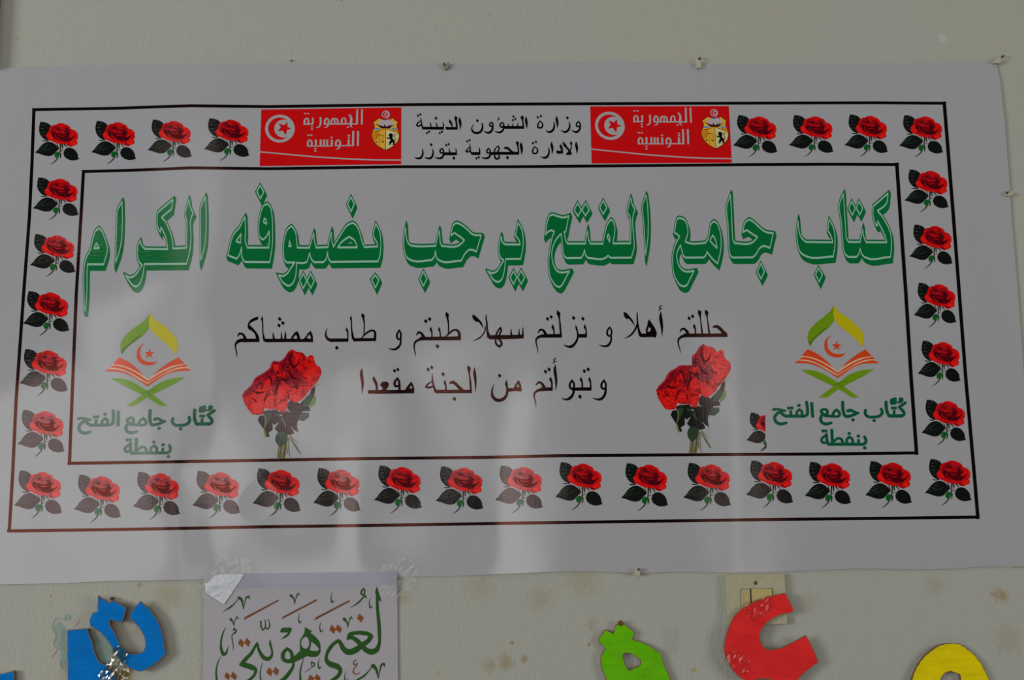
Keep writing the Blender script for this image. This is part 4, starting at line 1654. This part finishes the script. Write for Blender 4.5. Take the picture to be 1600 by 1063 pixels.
def cutout(name, label, outline, holes, mat, d0, d1, anchor, seed):
    t = thing(name, label, 'letter', at(*anchor, 0.0), 'cardboard letters under the banner')
    base = at(*anchor, 0.0)
    rx, rz = random.Random(seed).uniform(-.02, .02), random.Random(seed + 5).uniform(-.02, .02)
    hf = lambda X, Z: d0 + (X - base.x) * rx + (Z - base.z) * rz
    slab('face_board', rough_edge(outline, .4, seed), [rough_edge(h, .3, seed + 9) for h in holes], d0, d1, mat, M_SIDE, t, hf, rim=1.1)
    return t

lt1 = cutout('cardboard_letter', 'leftmost blue cardboard letter, only its square tip in view at the corner',
    zp('Z', [(-120, 975), (0, 970), (110, 942), (112, 1000), (115, 1120), (60, 1200), (-120, 1200)]), [], M_BLUE, 0.0085, 0.003, (-4, 1070), 3)
lt2 = cutout('cardboard_letter', 'tall blue cardboard letter with a flat top beside the pale teal residue',
    zp('Z', [(527, 624), (690, 612), (692, 650), (715, 700), (738, 790), (770, 872), (800, 885), (835, 905), (860, 935), (905, 985), (890, 1060), (850, 1150), (760, 1240), (600, 1260), (525, 1200), (528, 900)]), [], M_BLUE, 0.0075, 0.0022, (140, 1040), 11)
lt3 = cutout('cardboard_letter', 'curved blue cardboard hook letter joined with crumpled clear tape',
    zp('Z', [(765, 355), (852, 412), (884, 393), (990, 450), (965, 530), (950, 568), (855, 546), (862, 595), (885, 625), (940, 735), (1000, 808), (1058, 812), (1115, 795), (1135, 750), (1132, 700), (1095, 620), (1045, 560), (1012, 520), (1030, 480), (1095, 398), (1190, 490), (1240, 570), (1270, 660), (1285, 760), (1297, 808), (1240, 865), (1180, 910), (1100, 950), (1040, 935), (975, 895), (900, 815), (870, 755), (800, 660), (750, 620), (705, 598), (700, 550), (725, 488), (762, 480)]), [], M_BLUE, 0.013, 0.0085, (200, 990), 21)
lt4 = cutout('cardboard_letter', 'green cardboard letter with a hole and a rusty tack at its tip',
    zp('AA', [(277, 450), (310, 470), (366, 515), (352, 556), (380, 565), (440, 590), (490, 618), (532, 650), (545, 700), (592, 812), (615, 900), (590, 1000), (500, 1080), (350, 1110), (240, 1050), (200, 940), (190, 812), (158, 725), (155, 660), (186, 615), (135, 565), (182, 497), (233, 523), (250, 470)]),
    [zp('AA', [(312, 640), (350, 650), (405, 690), (402, 720), (330, 752), (308, 715), (290, 655)])], M_GREEN, 0.0078, 0.0022, (990, 1030), 33)
lt5 = cutout('cardboard_letter', 'large red curved cardboard letter hiding part of the switch',
    zp('BB', [(560, 265), (635, 250), (665, 300), (718, 415), (700, 432), (590, 455), (520, 490), (450, 545), (412, 610), (402, 680), (430, 750), (480, 780), (580, 770), (640, 745), (828, 645), (860, 700), (940, 880), (945, 900), (830, 985), (770, 1045), (690, 1120), (560, 1170), (530, 1110), (500, 1052), (370, 1052), (330, 1100), (220, 1042), (180, 1010), (110, 905), (70, 800), (75, 700), (110, 580), (170, 460), (260, 382), (380, 320)]), [], M_RED, 0.0142, 0.0114, (1200, 1000), 41)
lt6 = cutout('cardboard_letter', 'yellow cardboard letter with a rounded top and a hole at right',
    zp('CC', [(1030, 728), (1090, 733), (1165, 780), (1240, 850), (1290, 930), (1340, 1040), (1352, 1150), (1300, 1260), (1150, 1330), (950, 1330), (800, 1260), (735, 1150), (722, 1030), (760, 920), (810, 845), (880, 780), (960, 738)]),
    [zp('CC', [(1025, 945), (1100, 975), (1105, 1050), (1070, 1130), (990, 1130), (945, 1060), (950, 1000), (980, 965)])], M_YEL, 0.0075, 0.0022, (1485, 1050), 55)
# the pieces of the letters stacked on tape pads so they are held off the wall
M_RUST = plain('rusty_metal', alb((84, 50, 24)), 0.7, 0.2)
M_NAIL = plain('grey_steel', alb((62, 64, 60)), 0.35, 0.7)

def disc(name, c, r, h, mat, parent, seg=20, dome=0.3, axis_y=True):
    """a little round head, domed, facing the room; c is its wall-side centre"""
    import bmesh
    bm = bmesh.new()
    rings = []
    for rr, d in ((r, 0), (r, h * .7), (r * .8, h * (1 - dome * .3)), (r * .4, h), ):
        rings.append([bm.verts.new((c[0] + rr * math.cos(2*math.pi*i/seg), c[1] - d, c[2] + rr * math.sin(2*math.pi*i/seg))) for i in range(seg)])
    for a, b in zip(rings, rings[1:]):
        for i in range(seg):
            bm.faces.new((a[i], a[(i+1) % seg], b[(i+1) % seg], b[i]))
    bm.faces.new(rings[-1]); bm.faces.new(rings[0][::-1])
    bmesh.ops.recalc_face_normals(bm, faces=bm.faces[:])
    me = bpy.data.meshes.new(name); bm.to_mesh(me); bm.free()
    me.materials.append(mat)
    me.polygons.foreach_set('use_smooth', [True] * len(me.polygons))
    o = link(name, me)
    if parent is not None: set_parent(o, parent)
    return o

for (px, py, par, dep) in ((969.5, 974, lt4, .0088), (177, 935.5, lt3, .0)):
    c = at(px, py, dep)
    if par is lt3:
        o = disc('rusty_nail', (c.x, 0.0, c.z), 0.0019, 0.011, M_RUST, None)
        tag(o, 'rusty nail head above the curved blue cardboard letter', 'nail')
    else:
        c = at(px, py, .0075)
        disc('rusty_tack', tuple(c), 0.0036, 0.0022, M_RUST, par)

# ------------------------------------------------------------------ wall switch
M_PLATE = plain('aged_ivory_plastic', alb((132, 128, 106)), 0.4, level=0.4)
M_KEY = plain('yellowed_plastic', alb((146, 130, 82)), 0.35, level=0.5)
M_KEY2 = plain('ivory_rocker', alb((134, 126, 96)), 0.35, level=0.5)
M_DARK = plain('dark_gap', (0.02, 0.017, 0.012), 0.8)
sw = thing('light_switch', 'aged ivory wall switch half hidden behind the red cardboard letter', 'light switch', at(1181, 936, 0.0))
pb = CROP['BB']
def bbp(pts): return [(pb[0] + x / pb[2], pb[1] + y / pb[2]) for x, y in pts]
def rounded(P, r=1.2):
    out = []
    n = len(P)
    for i in range(n):
        p = np.array(P[i]); a = np.array(P[i-1]) - p; b = np.array(P[(i+1) % n]) - p
        a = a / np.linalg.norm(a); b = b / np.linalg.norm(b)
        for t in (0, .25, .5, .75, 1):
            q = p + a * r * (1 - t) ** 2 + b * r * t ** 2
            out.append(tuple(q))
    return out
plate = rounded(bbp([(83, 84), (632, 74), (660, 536), (96, 552)]), 2.2)
hole = bbp([(218, 212), (516, 205), (530, 405), (226, 412)])
slab('cover_plate', plate, [hole], 0.0085, 0.0, M_PLATE, M_PLATE, sw)
slab('plate_rim', rounded(bbp([(76, 78), (638, 68), (667, 542), (88, 559)]), 2.6), [bbp([(140, 130), (570, 125), (590, 480), (150, 490)])], 0.0050, 0.0, M_PLATE, M_PLATE, sw)
slab('recess_back', bbp([(214, 208), (520, 201), (534, 409), (222, 416)]), [], 0.004, 0.001, M_DARK, M_DARK, sw)
slab('rocker', rounded(bbp([(223, 217), (309, 214), (317, 405), (231, 408)]), .7), [bbp([(246, 246), (297, 244), (303, 380), (252, 382)])], 0.0095, 0.003, M_KEY2, M_KEY2, sw)
slab('indicator_window', bbp([(246, 246), (297, 244), (303, 380), (252, 382)]), [], 0.0088, 0.003, M_KEY, M_KEY, sw)
slab('rocker', rounded(bbp([(324, 213), (511, 209), (524, 402), (332, 405)]), .7), [], 0.0105, 0.003, M_KEY, M_KEY, sw)
c = at(1120 + 360 / 5.97, 885 + 157 / 5.97, 0.0075)
disc('plate_screw', tuple(c), 0.0026, 0.0016, M_RUST, sw)

# ------------------------------------------------------------------ clips that pin the banner
M_CLIP = plain('dusty_white_plastic', alb((136, 132, 112)), 0.5)
M_CLIPD = plain('dirty_grey_plastic', alb((96, 94, 80)), 0.5)

def clip(label, nail, body, mat, dep=0.008, hook=None):
    """round-cable clip: a plastic shoe with a steel nail through its ear"""
    t = thing('cable_clip', label, 'cable clip', at(nail[0], nail[1], 0.0), 'cable clips pinning the banner')
    slab('clip_body', rounded(body, .8), [], dep, 0.0, mat, mat, t)
    c = at(nail[0], nail[1], dep - 0.001)
    disc('nail_head', tuple(c), 0.0019, 0.0024, M_NAIL, t)
    s = at(nail[0], nail[1], 0.0)
    disc('nail_shank', (s.x, 0.0, s.z), 0.0008, dep, M_NAIL, t, seg=10)
    return t
clip('grey cable clip on the banner top edge left of the ministry lines', (694.3, 101), [(693, 103), (697, 101.5), (698.5, 99), (701, 97), (702.5, 99.5), (701.5, 104), (698.5, 107.5), (695.5, 108.5), (693.8, 106.5)], M_CLIPD)
clip('ivory cable clip upright on the banner top edge above the right flag', (1093, 92.3), [(1088.3, 97), (1090.5, 94.5), (1094, 94), (1095.8, 98), (1096, 103), (1094.5, 106.2), (1088.2, 106.2)], M_CLIP)
clip('cable clip lying sideways at the top right corner of the banner', (1566, 89.2), [(1552, 96), (1555, 93.5), (1560, 93), (1563.5, 91), (1565.5, 92.5), (1564, 97), (1560, 99.3), (1556, 98.2), (1552, 98.8)], M_CLIP)
clip('cable clip on the right edge of the banner beside the border', (1573.3, 301.8), [(1570, 303.5), (1574, 300), (1578, 299.5), (1582, 298.5), (1583.4, 302), (1581.5, 305), (1576, 306), (1571, 305.6)], M_CLIP)
clip('square cable clip on the bottom edge of the banner', (997.6, 890), [(992.2, 889), (999.8, 889), (1000.2, 899.6), (992.2, 899.8)], M_CLIP, 0.009)
for (px, py) in ((455.5, 95.6),):
    c = at(px, py, 0)
    o = disc('nail', (c.x, 0.0, c.z), 0.0011, 0.004, M_NAIL, None)
    tag(o, 'tiny dark nail in the wall above the left flag', 'nail')

# ------------------------------------------------------------------ tapes
M_TAPE = film_mat('clear_tape', (.985, .985, .98), .035)
M_TAPER = film_mat('clear_tape_on_paint', (.93, .93, .92), .05)
M_TAPEW = tape_mat('foil_tape', 0.93, alb((152, 155, 158), cap=.9), 0.3)
M_TAPEY = film_mat('yellowed_clear_tape', (.72, .55, .22), .16)
M_TAPEB = film_mat('smeared_clear_tape', (.78, .80, .62), .30)

def crumple(name, outl, hf, amp, freq, mat, seed, parent=None, grid=4.6):
    """crinkled film: facets of random height"""
    V, Fc, _ = compose([('f', [tuple(p) for p in outl])], grid)
    W, _n = place(V, hf)
    rnd = np.random.RandomState(seed)
    ph = rnd.uniform(0, 6.28, 8); kx = rnd.normal(0, freq, 8); kz = rnd.normal(0, freq, 8)
    d = sum(np.sin(V[:, 0] * kx[i] + V[:, 1] * kz[i] + ph[i]) for i in range(8)) / 8
    W[:, 1] -= np.maximum(amp * (0.8 + d + rnd.uniform(-.25, .25, len(V))), 0.0001)
    me = bpy.data.meshes.new(name)
    me.from_pydata([tuple(map(float, p)) for p in W], [], [tuple(map(int, f)) for f in Fc])
    me.materials.append(mat)
    o = link(name, me)
    if parent is not None: set_parent(o, parent)
    return o

foil = crumple('tape_piece', [(335, 899.5), (352, 897.5), (379, 897.2), (380.5, 900), (350, 944.8), (320, 926), (321, 915)], lambda X, Z: poster_h(X, Z) + 0.0011, 0.0005, .22, M_TAPEW, 5)
tag(foil, 'kite shaped piece of shiny white tape on the poster corner', 'tape')
t2 = crumple('tape_piece', [(326, 902), (345, 868), (385, 872), (400, 898), (378, 899), (334, 900)], lambda X, Z: sheet(X, Z) + 0.0008, 0.00022, .5, M_TAPE, 8)
tag(t2, 'crinkled clear tape above the shiny white tape', 'tape')
t3 = crumple('tape_piece', [(594, 893), (600, 880), (640, 868), (655, 898), (640, 925), (622, 935), (596, 930)], lambda X, Z: np.maximum(poster_h(X, Z), sheet(X, Z)) + 0.0005, 0.00022, .4, M_TAPE, 9)
tag(t3, 'clear tape over the top right corner of the poster', 'tape')
t4 = crumple('tape_piece', [(308, 912), (320, 905), (330, 925), (318, 934)], lambda X, Z: np.full_like(X, 0.006), 0.0008, .6, M_TAPE, 12)
tag(t4, 'small loose scrap of clear tape left of the poster corner', 'tape')
t5 = crumple('tape_piece', [(186, 1006), (193, 1018), (201, 1022), (196, 1036), (186, 1048), (178, 1063), (172, 1075), (158, 1075), (154, 1056), (166, 1040), (174, 1030), (176, 1014)], lambda X, Z: np.full_like(X, 0.0138), 0.0026, .8, M_TAPEB, 15)
tag(t5, 'crumpled clear tape joining two blue cardboard letters', 'tape')
t6 = crumple('tape_piece', [(194, 1040), (204, 1047), (198, 1075), (182, 1078), (188, 1052)], lambda X, Z: np.full_like(X, 0.0025), 0.0012, .7, M_TAPEY, 19)
tag(t6, 'yellowed tape end below the curved blue letter', 'tape')
t7 = crumple('tape_piece', [(1163, 942), (1200, 930), (1208, 936), (1205, 955), (1178, 972), (1165, 962)], lambda X, Z: np.full_like(X, 0.0150), 0.0008, .5, M_TAPER, 22)
tag(t7, 'clear tape stuck across the top of the red letter', 'tape')
t8 = crumple('tape_piece', [(1130, 1022), (1140, 1018), (1168, 1022), (1173, 1036), (1166, 1058), (1150, 1056), (1134, 1036)], lambda X, Z: np.full_like(X, 0.0150), 0.0008, .5, M_TAPER, 24)
tag(t8, 'clear tape on the lower left bend of the red letter', 'tape')
t9 = crumple('tape_piece', [(1034, 985), (1058, 978), (1064, 1000), (1058, 1022), (1036, 1020)], lambda X, Z: np.full_like(X, 0.0005), 0.00022, .35, M_TAPE, 27)
tag(t9, 'clear tape strip on the wall right of the green letter', 'tape')
t10 = crumple('tape_piece', [(1428, 1022), (1450, 1000), (1470, 988), (1482, 992), (1505, 1004), (1486, 1010), (1440, 1030)], lambda X, Z: np.full_like(X, 0.0098), 0.0003, .4, M_TAPE, 31)
tag(t10, 'clear tape curling over the top of the yellow letter', 'tape')

M_STRIP = tape_mat('matt_tape_strip', 0.45, alb((128, 130, 144)), 0.35)
t11 = crumple('tape_piece', [(366, 897.6), (380, 896.4), (500, 894.8), (560, 894.0), (619, 892.6), (619.5, 915), (500, 917.5), (350, 920)], lambda X, Z: poster_h(X, Z) + 0.0007, 0.00005, .02, M_STRIP, 35, grid=8)
tag(t11, 'long bluish matt tape strip along the top of the poster', 'tape')
